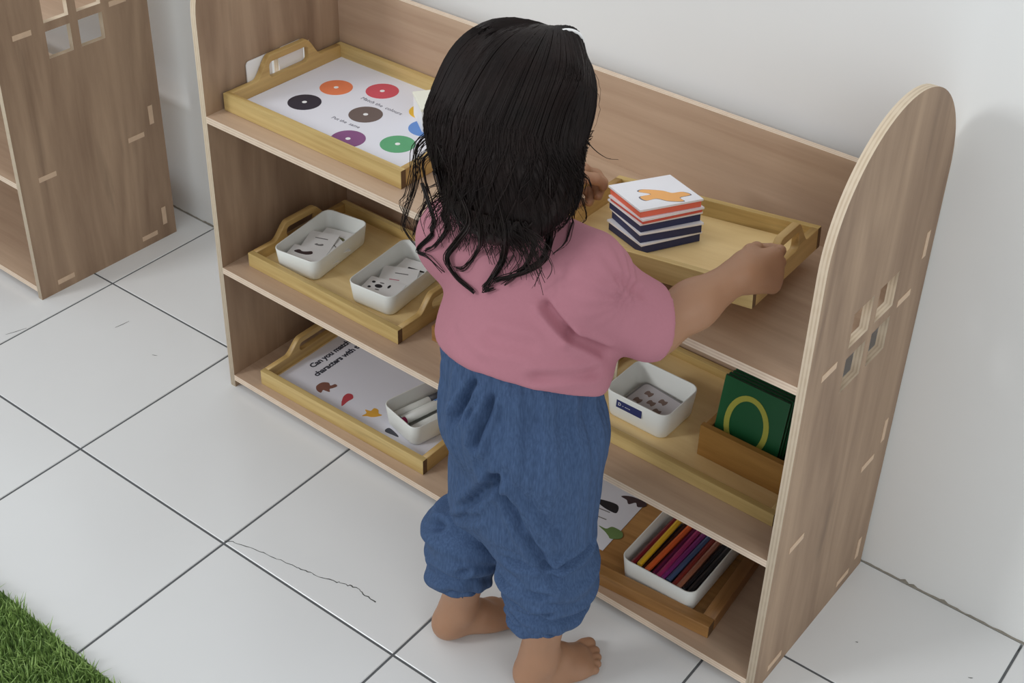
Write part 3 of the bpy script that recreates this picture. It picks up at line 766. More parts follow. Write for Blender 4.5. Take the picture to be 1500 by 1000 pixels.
def relax(V, Q, it=2, w=0.5):
    n = len(V); e = np.concatenate([Q[:, [0, 1]], Q[:, [1, 2]], Q[:, [2, 3]], Q[:, [3, 0]]]); e = np.concatenate([e, e[:, ::-1]])
    deg = np.bincount(e[:, 0], minlength=n)[:, None]
    for _ in range(it):
        s = np.stack([np.bincount(e[:, 0], weights=V[e[:, 1], i], minlength=n) for i in range(3)], 1) / np.maximum(deg, 1)
        V = V + w * (s - V)
    return V
def normals(V, Q):
    fn = np.cross(V[Q[:, 2]] - V[Q[:, 0]], V[Q[:, 3]] - V[Q[:, 1]]); N_ = np.zeros_like(V)
    for i in range(4):
        for a in range(3): N_[:, a] += np.bincount(Q[:, i], weights=fn[:, a], minlength=len(V))
    return N_ / np.maximum(np.linalg.norm(N_, axis=1), 1e-12)[:, None]
def net_obj(name, V, Q, mat, parent):
    me = bpy.data.meshes.new(name)
    me.vertices.add(len(V)); me.vertices.foreach_set('co', V.astype(np.float32).ravel())
    me.loops.add(len(Q) * 4); me.loops.foreach_set('vertex_index', Q.astype(np.int32).ravel())
    me.polygons.add(len(Q)); me.polygons.foreach_set('loop_start', np.arange(0, len(Q) * 4, 4, dtype=np.int32))
    me.polygons.foreach_set('use_smooth', np.ones(len(Q), bool))
    me.update(calc_edges=True); me.validate()
    return link_mesh(name, me, parent, None, None, [mat])
def unit(v): v = np.array(v, float); return v / np.linalg.norm(v)
def vnoise(P, f, seed=0):
    """smooth pseudo-noise from summed sines"""
    r = np.random.default_rng(seed); out = np.zeros(len(P))
    for _ in range(7):
        d = r.normal(size=3); d /= np.linalg.norm(d); out += np.sin(P @ d * f * (0.7 + 0.6 * r.random()) + r.random() * 6.28)
    return out / 3.5

M_SKIN = plain('skin', alb(150, 112, 86), .5, .05, 60, bump=.05, sss=.12)
M_HAIR, nt, b = base_mat('dark_hair', .50)
b.inputs['Base Color'].default_value = (.016, .0115, .010, 1); b.inputs['Specular IOR Level'].default_value = .24
b.inputs['Anisotropic'].default_value = .5
tc = N(nt, 'ShaderNodeTexCoord'); no = N(nt, 'ShaderNodeTexNoise', Scale=35.0, Detail=3.0); nt.links.new(tc.outputs['Object'], no.inputs['Vector'])
rp = N(nt, 'ShaderNodeValToRGB'); rp.color_ramp.elements[0].color = (.0040, .0030, .0030, 1); rp.color_ramp.elements[1].color = (.0200, .0098, .0082, 1)
nt.links.new(no.outputs['Fac'], rp.inputs['Fac']); nt.links.new(rp.outputs['Color'], b.inputs['Base Color'])
M_PINK = plain('pink_jersey', alb(160, 108, 119), .85, .03, 300, bump=.12, spec=.25)
# crinkled blue gauze: fine vertical crinkle relief
M_BLUE, nt, b = base_mat('blue_gauze', .85)
b.inputs['Specular IOR Level'].default_value = .2
tc = N(nt, 'ShaderNodeTexCoord'); mp = N(nt, 'ShaderNodeMapping'); mp.inputs['Scale'].default_value = (1, 1, .16)
no = N(nt, 'ShaderNodeTexNoise', Scale=560.0, Detail=3.0); nt.links.new(tc.outputs['Object'], mp.inputs[0]); nt.links.new(mp.outputs[0], no.inputs['Vector'])
rp = N(nt, 'ShaderNodeValToRGB'); rp.color_ramp.elements[0].position = .3; rp.color_ramp.elements[0].color = alb(52, 70, 99); rp.color_ramp.elements[1].position = .7; rp.color_ramp.elements[1].color = alb(66, 86, 118)
nt.links.new(no.outputs['Fac'], rp.inputs['Fac']); nt.links.new(rp.outputs['Color'], b.inputs['Base Color'])
bp = N(nt, 'ShaderNodeBump', Strength=.25, Distance=.0008); nt.links.new(no.outputs['Fac'], bp.inputs['Height']); nt.links.new(bp.outputs['Normal'], b.inputs['Normal'])

child = empty('person', (0.655, -0.145, 0), 0, 'small child seen from behind in pink top and blue trousers, lifting a tray', 'person')
cinv = Matrix.Translation((-0.655, 0.145, 0))
COFF = np.array([0.655, -0.145, 0.0])

HC = np.array([.612, -.106, .716])                       # head centre
hf = unit((-.06, .90, -.42)); hr = unit(np.cross(hf, (0.10, 0, 1))); hu = np.cross(hr, hf)
HM = np.stack([hr, hf, hu], 1)                           # columns: right, forward, up
def hp(x, y, z): return HC + hr * x + hf * y + hu * z

# --- body
B = Field((.44, -.30, -.004), (.90, .19, .83), .0022)
B.ell(HC, (.0575, .069, .068), HM, .0)
B.ell(hp(0, .022, -.034), (.046, .047, .050), HM, .03)   # face and jaw
B.ell(hp(0, .054, -.066), (.016, .014, .012), HM, .02)   # chin
for s_ in (-1, 1):
    B.ell(hp(s_ * .030, .052, -.038), (.020, .016, .018), HM, .02)   # cheeks
    B.ell(hp(s_ * .059, -.004, -.012), (.006, .012, .019), HM, .008)  # ears
    B.ell(hp(s_ * .025, .069, -.004), (.011, .008, .008), HM, .004, sub=True)  # eye sockets
B.cone(hp(0, .070, -.008), hp(0, .082, -.024), .005, .0085, .012)    # nose
B.ell(hp(0, .070, -.047), (.015, .008, .005), HM, .006)              # lips
NB = np.array([.637, -.118, .600])
B.cone(NB, hp(0, -.012, -.050), .033, .031, .02)
PEL = np.array([.658, -.150, .395])
B.cone(NB + (0, -.004, -.03), (.650, -.135, .53), .052, .062, .03)
B.ell((.648, -.130, .535), (.078, .058, .070), None, .03)
B.ell((.662, -.147, .465), (.066, .054, .075), None, .03)
B.ell(PEL + np.array([.008, 0, 0]), (.068, .060, .055), None, .02)
SR, ER, WR = np.array([.720, -.126, .570]), np.array([.770, -.078, .518]), np.array([.806, .022, .551])
SL, EL, WL = np.array([.572, -.140, .570]), np.array([.533, -.050, .510]), np.array([.542, .055, .536])
B.cone((.685, -.126, .572), SR, .030, .024, .02); B.cone((.605, -.134, .572), SL, .030, .024, .02)
for S_, E_2, W_ in ((SR, ER, WR), (SL, EL, WL)):
    B.cone(S_, E_2, .024, .0235, .012)
    B.cone(E_2, E_2 * .55 + W_ * .45, .0245, .0235, .015); B.cone(E_2 * .55 + W_ * .45, W_, .0235, .0165, .015)
def foot(heel, d, med, ankle, knee):
    d = unit((d[0], d[1], 0)); s_ = np.array([d[1], -d[0], 0]) * med      # s_ points to the big-toe side
    h3 = np.array([heel[0], heel[1], 0.0])
    def q(a, bb, z): return h3 + d * a + s_ * bb + np.array([0, 0, z])
    B.cone(q(.019, 0, .0185), q(.055, -.002, .0165), .0185, .0165, .012)
    B.cone(q(.030, 0, .030), q(.060, .003, .024), .0190, .0165, .015)
    B.cone(q(.060, .003, .023), q(.088, .004, .013), .0165, .0120, .015)
    B.ell(q(.080, -.002, .0115), (.024, .0265, .0115), np.stack([d, s_, [0, 0, 1]], 1), .012)
    B.cone(q(.050, -.010, .012), q(.084, -.013, .010), .012, .010, .012)
    for (bb, a1, r) in ((.0165, .113, .0088), (.0035, .114, .0064), (-.0060, .111, .0061), (-.0145, .106, .0058), (-.0220, .099, .0054)):
        B.cone(q(.086, bb * .88, .0090), q(a1 - .010, bb, .0100), r * .86, r * .86, .0030, .01)
        B.cone(q(a1 - .008, bb, .0092), q(a1, bb, .0072), r * .95, r * .95, .0015, .01)
        B.ell(q(a1 - .001, bb, .0128), (r * .55, r * .5, .0012), np.stack([d, s_, [0, 0, 1]], 1), .001, .006)   # nail
    an = np.array(ankle)
    B.cone(q(.026, 0, .026), an, .0195, .0200, .012)
    B.ell(an + s_ * .016 + (0, 0, -.002), (.008, .007, .009), None, .010); B.ell(an - s_ * .016 + (0, 0, -.006), (.008, .007, .009), None, .010)
    kn = np.array(knee); ca = an * .45 + kn * .55
    B.cone(an, ca, .0205, .0265, .015); B.cone(ca, kn, .0265, .0190, .015)
    return kn
kl = foot((.5580, -.1775), (.50, .86), 1, (.5770, -.1490, .050), (.603, -.148, .205))
kr = foot((.6850, -.1745), (.40, .92), -1, (.6980, -.1440, .050), (.703, -.134, .205))
B.cone(kl, (.640, -.148, .375), .019, .034, .02); B.cone(kr, (.696, -.150, .375), .028, .038, .02)
def hand(W_, F_, dors, thumb_side, flex, spread=.0, thumb=None, sc=1.0):
    """palm, four fingers bent at three joints, thumb from the side of the palm"""
    F_ = unit(F_); dors = unit(np.array(dors) - F_ * (np.array(dors) @ F_)); S_ = np.cross(F_, dors)
    if S_ @ np.array(thumb_side) < 0: S_ = -S_
    P = lambda a, b_, c: W_ + (F_ * a + S_ * b_ + dors * c) * sc
    B.cone(W_, P(.014, 0, 0), .0165 * sc, .0170 * sc, .012)
    spec = [(.0165, .047, (.019, .013, .010), .0062), (.0055, .049, (.021, .014, .011), .0064), (-.0055, .047, (.0195, .013, .0105), .0061), (-.0160, .043, (.015, .0105, .009), .0055)]
    for i, (b_, a_, seg, r) in enumerate(spec):
        k0 = P(a_, b_, .002)
        B.cone(P(.010, b_ * .55, 0), k0, .0115 * sc, .0088 * sc, .010)
        ang = 0.0; p = k0; fx = flex[i] if isinstance(flex[0], (list, tuple)) else flex
        for j in range(3):
            ang += math.radians(fx[j])
            dr = F_ * math.cos(ang) - dors * math.sin(ang) + S_ * spread * (b_ / .016)
            dr = dr / np.linalg.norm(dr)
            q = p + dr * seg[j] * sc
            B.cone(p, q, (r - .0003 * j) * sc, (r - .0003 * (j + 1)) * sc, .0028, .012)
            p = q
    # thumb
    tb = P(.010, .012, -.003)
    if thumb is None: thumb = [(.026, .026, -.008), (.042, .028, -.016), (.055, .026, -.020)]
    t0, t1, t2 = (P(*t) for t in thumb)
    B.cone(tb, t0, .0110 * sc, .0082 * sc, .008); B.cone(t0, t1, .0078 * sc, .0070 * sc, .003, .012); B.cone(t1, t2, .0070 * sc, .0058 * sc, .003, .012)
hand(WR, (.30, .88, -.22), (.78, -.40, .50), (0, 0, 1), [(22, 66, 46), (30, 70, 46), (38, 72, 46), (48, 70, 44)], .14, [(.026, .021, -.010), (.043, .023, -.018), (.057, .019, -.024)])
hand(WL, (-.02, .95, -.20), (-.85, .05, .45), (0, 0, 1), [(40, 60, 40), (46, 62, 40), (50, 62, 40), (54, 62, 40)], .05, [(.024, .022, -.009), (.040, .025, -.019), (.052, .022, -.026)])
V, Q = B.mesh(); V = relax(V, Q, 1, .4)
V[:, 2] = np.maximum(V[:, 2], .0004)
body = net_obj('body', V - COFF, Q, M_SKIN, child)
M_EYE = plain('eye_white', (.75, .74, .72, 1), .2, .02); M_IRIS = plain('dark_iris', (.02, .012, .008, 1), .2, .1); M_LIP = plain('lip', alb(170, 98, 88), .5, .05)
for s_ in (-1, 1):
    bm = bmesh.new(); bmesh.ops.create_uvsphere(bm, u_segments=16, v_segments=10, radius=.0078)
    e = bm_obj('eye', bm, M_EYE, child, tuple(hp(s_ * .025, .0600, -.004) - COFF), smooth=True)
    bm = bmesh.new(); bmesh.ops.create_uvsphere(bm, u_segments=14, v_segments=8, radius=.0053)
    bm_obj('iris', bm, M_IRIS, e, tuple(hf * .0036 - hu * .0012), smooth=True)
bm = bmesh.new(); tube(bm, [tuple(hp(x, .0776 - 12 * x * x, -.0475 + 3 * x * x) - COFF) for x in np.linspace(-.013, .013, 9)], .0022, 8, taper=[.3, .7, .9, 1, 1, 1, .9, .7, .3])
bm_obj('mouth', bm, M_LIP, child, smooth=True)

# --- shirt
S = Field((.44, -.27, .36), (.86, .02, .66), .0026)
S.ell((.648, -.126, .548), (.085, .067, .072), None, 0)
S.ell((.661, -.148, .487), (.096, .078, .060), None, .03)
S.cone((.662, -.150, .49), (.664, -.152, .40), .082, .088, .03)
S.cone((.578, -.138, .582), (.715, -.124, .588), .042, .043, .03)
S.cone((.718, -.126, .570), ER + (-.006, -.002, .009), .040, .0405, .02)
S.cone((.566, -.140, .570), EL + (-.004, -.004, .006), .042, .0465, .02)
HEMP, HEMN = (.656, -.150, .4700), (.03, -.45, -1)
def sleeve_cut(E_2, S_, W_, u):
    n = unit(unit(E_2 - S_) * .55 + unit(W_ - E_2) * .45); c = E_2 + n * u
    S.cut(c, n, .004, np.minimum(c - .075, c + .075), np.maximum(c - .075, c + .075))
def opening(c, n, r, depth):
    """hollow under a cloth edge so that the edge reads as cloth"""
    a = np.array(c) - n * depth; S.cone(a, np.array(c) + n * .03, r, r, 0)
# sleeve ends
for E_2, S_, W_, of_ in ((ER, SR, WR, (-.006, -.002, .009)), (EL, SL, WL, (-.004, -.004, .006))):
    n = unit(unit(E_2 - S_) * .55 + unit(W_ - E_2) * .45); c = E_2 + n * .009 + np.array(of_) * .8
    sl, X, Y, Z = S._sl(c - .07, c + .07)
    d = ((X - c[0]) * n[0] + (Y - c[1]) * n[1] + (Z - c[2]) * n[2]).astype(np.float32)
    rad = np.sqrt((X - c[0]) ** 2 + (Y - c[1]) ** 2 + (Z - c[2]) ** 2)
    S.F[sl] = np.where(rad < .068, np.maximum(S.F[sl], d), S.F[sl])
    ax = np.sqrt(np.maximum(rad ** 2 - d ** 2, 0)) - .0320              # hollow the sleeve mouth
    hol = np.maximum(ax, np.abs(d) - .012)
    S.F[sl] = np.maximum(S.F[sl], -hol.astype(np.float32))
S.cut(HEMP, HEMN, .003)
S.ell((.637, -.116, .640), (.036, .034, .040), None, .006, sub=True)   # neck opening
V, Q = S.mesh(); V = relax(V, Q, 2, .5); Nn = normals(V, Q)
def gauss(x, s_): return np.exp(-(x / s_) ** 2)
# soft folds: under the right arm, across the back, gathers at the sleeve head
def fold(P, a, b_, w, depth, skew=0.0):
    a = np.array(a); b_ = np.array(b_); ab = b_ - a; t = np.clip((P - a) @ ab / (ab @ ab), -0.3, 1.3)
    q = P - (a + t[:, None] * ab); r = np.linalg.norm(q, axis=1)
    e = np.where(t < 0, gauss(t, .2), np.where(t > 1, gauss(t - 1, .2), 1.0))
    return -depth * e * (gauss(r, w) - .55 * gauss(r - 1.5 * w, w * .8))
D = .0016 * vnoise(V, 55, 3) + .0008 * vnoise(V, 120, 4)
D += fold(V, (.7095, -.1786, .5727), (.7336, -.1710, .5470), .0065, .0085)
D += fold(V, (.7347, -.1700, .5453), (.7517, -.1440, .5230), .0060, .0060)
D += fold(V, (.7240, -.2090, .5130), (.7550, -.1610, .5060), .0060, .0042)
D += fold(V, (.6720, -.2180, .5406), (.7110, -.2045, .5405), .0090, .0030)
D += fold(V, (.7550, -.1290, .5990), (.7686, -.1056, .5770), .0060, .0030)
D += fold(V, (.6300, -.2150, .5250), (.6700, -.2250, .5150), .0080, .0025)
th = np.arctan2(V[:, 1] + .128, V[:, 2] - .58)
D += .0013 * np.sin(th * 13) * gauss(np.linalg.norm(V - np.array([.738, -.122, .590]), axis=1) - .02, .02)
V = V + Nn * D[:, None]
shirt = net_obj('shirt', V - COFF, Q, M_PINK, child)
shirt_V, shirt_Q = V.copy(), Q

# --- trousers
P_ = Field((.50, -.27, .06), (.80, -.03, .54), .0024)
P_.ell((.667, -.150, .405), (.086, .076, .080), None, 0)
P_.cone((.657, -.150, .42), (.656, -.150, .50), .078, .074, .03)
P_.ell((.664, -.150, .475), (.084, .070, .040), None, .02)
P_.cone((.640, -.152, .37), (.616, -.150, .258), .056, .040, .03)
P_.cone((.698, -.152, .37), (.703, -.150, .250), .062, .053, .03)
P_.ell((.660, -.150, .285), (.060, .057, .062), None, .04)
P_.ell((.593, -.152, .182), (.053, .051, .048), None, .014)
P_.ell((.706, -.150, .205), (.059, .056, .056), None, .016)
P_.cone((.584, -.152, .150), (.582, -.152, .118), .044, .041, .010); P_.cone((.704, -.149, .168), (.702, -.148, .136), .048, .045, .010)
P_.cut((.582, -.152, .110), (0.02, .10, -1), .003, (.50, -.24, .06), (.642, -.06, .20)); P_.cut((.702, -.148, .130), (.05, .12, -1), .003, (.646, -.24, .06), (.80, -.06, .20))
# hollow leg openings
for c, r in (((.582, -.152, .102), .036), ((.702, -.148, .122), .040)):
    sl, X, Y, Z = P_._sl((c[0] - .06, c[1] - .06, .06), (c[0] + .06, c[1] + .06, c[2] + .04))
    hol = np.maximum(np.sqrt((X - c[0]) ** 2 + (Y - c[1]) ** 2) - r, np.abs(Z - c[2]) - .020).astype(np.float32)
    P_.F[sl] = np.maximum(P_.F[sl], -hol)
P_.cut((.656, -.150, .505), (0, .25, 1), .003)
V, Q = P_.mesh(); V = relax(V, Q, 2, .5); Nn = normals(V, Q)
th = np.arctan2(V[:, 1] + .150, V[:, 0] - .657)
z = V[:, 2]
up = np.clip((z - .32) / .10, 0, 1) * np.clip((.50 - z) / .03, 0, 1)
D = .0042 * up * np.sin(th * 17 + 3 * vnoise(V, 30, 5)) * np.clip(.30 + .55 * vnoise(V, 22, 6), 0, 1)        # gathers below the waistband
D += .0008 * np.sin(th * 46 + 2 * vnoise(V, 40, 7)) * np.clip((z - .2) / .1, 0, 1)
L = V[:, 0] < .644
cx = np.where(L, .587, .704); cy = -.150; tl = np.arctan2(V[:, 1] - cy, V[:, 0] - cx)
low = np.clip((.28 - z) / .04, 0, 1)
zz_ = z + .010 * np.sin(tl * 2 + np.where(L, .4, 2.0)) + .006 * vnoise(V, 45, 8)
D += low * (.0046 * np.sin(zz_ * 2 * math.pi / .036) + .0009 * np.sin(zz_ * 2 * math.pi / .017 + tl * 3)) * (.6 + .4 * vnoise(V, 35, 9))
hemz = np.where(L, .116, .136)
D += .0012 * gauss(z - hemz - .006, .016) * np.sin(tl * 11 + 3 * vnoise(V, 30, 10))                 # ruffled cuffs
D -= .0045 * gauss(z - hemz - .030, .0055)                                                          # elastic line above the ruffle
D += fold(V, (.679, -.224, .472), (.668, -.236, .415), .0055, .0100) + fold(V, (.659, -.226, .4805), (.640, -.228, .434), .0055, .0090) + fold(V, (.6725, -.228, .4805), (.6575, -.230, .4456), .0050, .0060)
D += fold(V, (.688, -.224, .372), (.637, -.211, .294), .0070, .0095) + fold(V, (.686, -.221, .362), (.732, -.196, .262), .0070, .0090) + fold(V, (.698, -.222, .378), (.748, -.190, .278), .0060, -.0045)
D += fold(V, (.700, -.207, .250), (.748, -.183, .2535), .0055, .0060) + fold(V, (.748, -.183, .2535), (.757, -.142, .2616), .0055, .0060)
D += fold(V, (.576, -.188, .211), (.649, -.215, .288), .0065, .0080) + fold(V, (.570, -.180, .165), (.640, -.198, .175), .0055, .0050)
D += fold(V, (.672, -.202, .205), (.745, -.196, .215), .0055, .0055) + fold(V, (.690, -.202, .175), (.755, -.190, .188), .0050, .0050)
D += .0012 * vnoise(V, 90, 11)
V = V + Nn * D[:, None]
trousers = net_obj('trousers', V - COFF, Q, M_BLUE, child)

# --- hair: a mass over the skull and down the back, then locks and loose strands
Hh = Field((.45, -.28, .54), (.78, .02, .87), .0032)
Hh.ell(hp(.0, -.003, .002), (.0685, .0790, .0855), HM, 0)
Hh.cone(hp(.002, -.020, -.01), (.640, -.152, .672), .061, .050, .03)
Hh.cone(hp(-.026, -.022, -.02), (.604, -.152, .656), .043, .026, .03)
Hh.cone(hp(.030, -.022, -.02), (.676, -.148, .670), .042, .026, .03)
Hh.cone((.618, -.152, .68), (.622, -.172, .650), .036, .016, .03); Hh.cone((.658, -.150, .68), (.668, -.170, .652), .036, .016, .03)
Hh.cone((.642, -.156, .67), (.648, -.178, .642), .032, .014, .03)
Hh.cone(hp(.026, -.008, .086), hp(.052, -.038, .058), .012, .017, .022)       # small ponytail on the crown, to the right
Hh.ell(hp(-.0255, -.012, .031), (.0475, .060, .0505), HM, .02); Hh.ell(hp(.016, -.012, .031), (.047, .060, .0500), HM, .02)
Hh.ell(hp(0, .085, -.045), (.058, .060, .075), HM, .012, sub=True)             # face opening
Hh.cut(hp(0, .050, -.02), hf * .8 - hu * .6, .01)
V, Q = Hh.mesh(); V = relax(V, Q, 2, .5); Nn = normals(V, Q)
a_ = np.arctan2((V - HC) @ hr, -((V - HC) @ hf))
V = V + Nn * (.0005 * np.sin(a_ * 42 + 2.5 * vnoise(V, 30, 12)) + .0003 * np.sin(a_ * 95) + .0010 * vnoise(V, 50, 13))[:, None]
hair = net_obj('hair', V - COFF, Q, M_HAIR, child)
from mathutils.bvhtree import BVHTree
hair_bvh = BVHTree.FromPolygons([tuple(v) for v in V], [tuple(q) for q in Q])
shirt_bvh = BVHTree.FromPolygons([tuple(v) for v in shirt_V], [tuple(q) for q in shirt_Q])

def catmull(pts, n):
    pts = [2 * np.array(pts[0]) - np.array(pts[1])] + [np.array(p) for p in pts] + [2 * np.array(pts[-1]) - np.array(pts[-2])]
    out = []
    m = len(pts) - 3
    for i in range(n):
        u = i / (n - 1) * m; k = min(int(u), m - 1); t = u - k; p0, p1, p2, p3 = pts[k:k + 4]
        out.append(.5 * ((2 * p1) + (p2 - p0) * t + (2 * p0 - 5 * p1 + 4 * p2 - p3) * t * t + (3 * p1 - p0 - 3 * p2 + p3) * t ** 3))
    return np.array(out)
SV = []; SF = []
def strand(pts, r, tip=.25):
    """thin three-sided hair"""
    n = len(pts); d = np.gradient(pts, axis=0); d /= np.maximum(np.linalg.norm(d, axis=1), 1e-9)[:, None]
    u = np.cross(d, [0.3, .9, .3]); u /= np.maximum(np.linalg.norm(u, axis=1), 1e-9)[:, None]; v = np.cross(d, u)
    rr = (r * np.linspace(1, tip, n))[:, None]; b0 = sum(len(x) for x in SV)
    SV.append(np.concatenate([pts + (u * math.cos(a) + v * math.sin(a)) * rr for a in (0, 2.094, 4.189)]))
    i = np.arange(n - 1)
    for a, c in ((0, 1), (1, 2), (2, 0)): SF.append(np.stack([b0 + a * n + i, b0 + c * n + i, b0 + c * n + i + 1, b0 + a * n + i + 1], 1))
def off_cloth(p, gap=.003):
    """push a point out of the shirt or the hair mass if it sank in"""
    for t_ in (shirt_bvh,):
        co, nn, ix, dist = t_.find_nearest(Vector(p))
        if co is not None:
            s_ = (Vector(p) - co).dot(nn)
            if s_ < gap and dist < .05: p = np.array(co + nn * gap)
    return p
# surface strands over the cap
for k in range(1500):
    az = rng.uniform(-2.25, 2.25); sgn = rng.uniform(.02, .14)
    n = 20; pts = []
    zend = rng.uniform(.635, .680) + .012 * abs(az) - (.03 if rng.random() < .15 else 0)
    wob = rng.uniform(0, 6.28)
    for i in range(n):
        t = i / (n - 1)
        pol = sgn + t * 2.1
        dirn = hu * math.cos(min(pol, 1.62)) + math.sin(min(pol, 1.62)) * (-hf * math.cos(az) + hr * math.sin(az))
        if pol < 1.62:
            hit = hair_bvh.ray_cast(Vector(HC + dirn * .2), Vector(-dirn))
            p = np.array(hit[0]) + dirn * .0012 if hit[0] is not None else HC + dirn * .075
            last = p
        else:
            f = (pol - 1.62) / (2.1 + sgn - 1.62)
            p = last.copy(); p[2] = last[2] + (zend - last[2]) * f
            p += (.006 * math.sin(f * 5 + wob) * f) * hr
            co, nn, ix, dist = hair_bvh.find_nearest(Vector(p))
            if co is not None and dist < .03: p = np.array(co + nn * (.0012 + .004 * f * f))
            p = off_cloth(p, .002)
        pts.append(p)
    strand(np.array(pts), rng.uniform(.0005, .0009), .35)
# hanging locks, each a bundle of strands that runs together towards its tip
LOCKS = {'a': ([(.6240, -.2120, .6936), (.6424, -.2120, .6604), (.6276, -.2120, .6302), (.6131, -.2120, .6039), (.6243, -.2120, .5876), (.6467, -.2120, .5793)], 26, .0062),
 'b': ([(.6766, -.2150, .6972), (.6861, -.2150, .6649), (.6837, -.2150, .6358), (.6721, -.2150, .6102), (.6609, -.2150, .5904), (.6724, -.2150, .5979)], 20, .0055),
 'c': ([(.7224, -.2000, .7083), (.7258, -.2000, .6705), (.7194, -.2000, .6436), (.6989, -.2000, .6197), (.6709, -.2000, .5996), (.6603, -.2000, .5918)], 22, .0065),
 'd': ([(.5945, -.2050, .6903), (.6071, -.2050, .6505), (.6070, -.2050, .6314), (.5939, -.2050, .6081), (.5778, -.2050, .5933)], 12, .0045),
 'e': ([(.5743, -.2000, .6657), (.5896, -.2000, .6258), (.5825, -.2000, .6111), (.5642, -.2000, .5867), (.5786, -.2000, .5848), (.5991, -.2000, .5759)], 10, .0040),
 'f': ([(.7091, -.2120, .7015), (.7166, -.2120, .6688), (.7114, -.2120, .6432), (.6963, -.2120, .6216), (.6829, -.2120, .6057)], 10, .0045),
 'g': ([(.6519, -.2140, .6871), (.6574, -.2140, .6489), (.6528, -.2140, .6296), (.6362, -.2140, .6040), (.6260, -.2140, .5980)], 10, .0060),
 'h': ([(.7219, -.1700, .6947), (.7271, -.1700, .6714), (.7208, -.1700, .6466), (.7091, -.1700, .6288)], 9, .0040),
 'i': ([(.5560, -.1350, .7150), (.5400, -.1450, .6900), (.5207, -.1500, .6666), (.5162, -.1500, .6214), (.4998, -.1500, .5698), (.5053, -.1500, .5552), (.5186, -.1500, .5463)], 14, .0085),
 'j': ([(.5580, -.1450, .7050), (.5420, -.1500, .6800), (.5232, -.1500, .6558), (.5083, -.1500, .6063), (.4984, -.1500, .5901), (.5104, -.1500, .5699)], 10, .0090),
 'k': ([(.5620, -.1550, .7000), (.5440, -.1560, .6720), (.5259, -.1500, .6489), (.5318, -.1500, .6114), (.5192, -.1500, .5818), (.5130, -.1500, .5584)], 12, .0090),
 'l': ([(.6690, -.1050, .7300), (.6721, -.0900, .6963), (.6777, -.0900, .6721), (.6878, -.0900, .6668), (.6917, -.0900, .6584)], 8, .0060),
 'm': ([(.6660, -.1050, .7250), (.6671, -.0900, .6833), (.6752, -.0900, .6597), (.6736, -.0900, .6320), (.6728, -.0900, .6174)], 8, .0050),
 'n': ([(.6650, -.1050, .7400), (.6749, -.0900, .7158), (.6902, -.0900, .7028), (.7081, -.0900, .6968), (.7198, -.0900, .6982)], 2, .0040),
 'o': ([(.6700, -.1050, .7200), (.6706, -.0900, .6808), (.6827, -.0900, .6702), (.6810, -.0900, .6465), (.6891, -.0900, .6240), (.6783, -.0900, .6101)], 7, .0040)}
def seat(p, gap):
    """drop a lock point back onto the clothing it lies on"""
    d = (Vector(p) - CAM_POS).normalized(); best = None
    for t_ in (shirt_bvh, hair_bvh):
        h_ = t_.ray_cast(CAM_POS, d)
        if h_[0] is not None and (best is None or h_[3] < best[3]): best = h_
    return np.array(best[0] - d * gap) if best else np.array(p)
for key, (gd, cnt, rad) in LOCKS.items():
    if key in 'abcfgh': gd = [tuple(np.array(gd[0]) * 1.9 - np.array(gd[1]) * .9)] + gd
    g_ = [seat(p, (-.005, -.0035, .003, .006)[min(i_, 3)]) if key in 'abcdefgh' else np.array(p) for i_, p in enumerate(gd)]
    c = catmull(g_, 26)
    for k in range(cnt):
        o3 = rng.normal(size=3); o3 /= np.linalg.norm(o3); rr = rad * math.sqrt(rng.random()); ph = rng.uniform(0, 6.28)
        t = np.linspace(0, 1, 26)[:, None]
        p = c + o3 * rr * (1.0 - .72 * t) + np.sin(t * 7 + ph) * .0014 * t * rng.normal(size=3)
        n_keep = 26 if rng.random() < .7 else rng.integers(19, 26)
        p = p[:n_keep]
        if key in 'abcdefgh': p = np.array([off_cloth(q, .0012) for q in p])
        strand(p, rng.uniform(.0007, .0012) if key in 'abcdefg' else rng.uniform(.0004, .0007), .4)
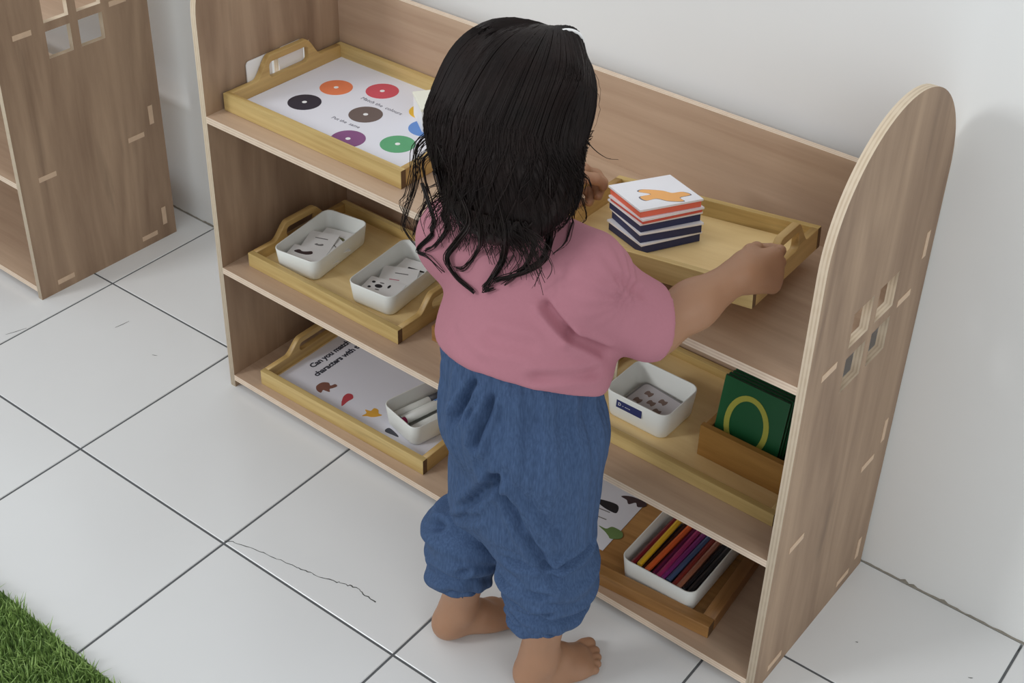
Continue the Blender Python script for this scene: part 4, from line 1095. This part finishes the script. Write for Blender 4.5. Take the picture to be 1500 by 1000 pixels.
# a few flyaways on top and wisps between the locks
for k in range(60):
    az = rng.uniform(-2.0, 2.0); st = rng.uniform(.1, .9); pts = []
    for i in range(12):
        pol = st + i * .055; dirn = hu * math.cos(pol) + math.sin(pol) * (-hf * math.cos(az) + hr * math.sin(az))
        pts.append(HC + dirn * (.0790 + .007 * math.sin(i / 11 * math.pi) * rng.uniform(.6, 1.0)))
    strand(np.array(pts), .00035, .4)
for k in range(260):
    x0 = rng.uniform(.560, .712); pts = []; ph = rng.uniform(0, 6.28); zl = rng.uniform(.590, .648); y0 = -.205
    for i in range(14):
        t = i / 13; p = np.array([x0 + .012 * t * math.sin(t * 4 + ph), y0, .665 + (zl - .665) * t])
        co, nn, ix, dist = hair_bvh.find_nearest(Vector(p))
        if t < .5 and co is not None: p = np.array(co + nn * .002)
        else: p = off_cloth(np.array([p[0], -.185, p[2]]), .002)
        pts.append(p)
    pts = np.array(pts); pts[1:-1] = (pts[:-2] + pts[1:-1] + pts[2:]) / 3; pts[1:-1] = (pts[:-2] + pts[1:-1] + pts[2:]) / 3
    strand(pts, rng.uniform(.0004, .0009), .4)
me = bpy.data.meshes.new('hair_strands')
VV = np.concatenate(SV) - COFF; FF = np.concatenate(SF)
me.vertices.add(len(VV)); me.vertices.foreach_set('co', VV.astype(np.float32).ravel())
me.loops.add(len(FF) * 4); me.loops.foreach_set('vertex_index', FF.astype(np.int32).ravel())
me.polygons.add(len(FF)); me.polygons.foreach_set('loop_start', np.arange(0, len(FF) * 4, 4, dtype=np.int32)); me.polygons.foreach_set('use_smooth', np.ones(len(FF), bool))
me.update(calc_edges=True)
o = link_mesh('hair_strands', me, hair, None, None, [M_HAIR]); o['kind'] = 'stuff'
# white elastic round the small ponytail
bm = bmesh.new(); c = hp(.026, -.008, .087); ax = unit(hp(.052, -.038, .058) - hp(.026, -.008, .086)); u = unit(np.cross(ax, [0, 0, 1])); v = np.cross(ax, u)
tube(bm, [tuple(c + ax * .002 + (u * math.cos(a) + v * math.sin(a)) * .0135 - COFF) for a in np.linspace(0, 2 * math.pi, 28, endpoint=False)], .0018, 8, closed=True)
o = bm_obj('hair_tie', bm, M_CARD, child, smooth=True); o['label'] = 'white elastic hair tie'
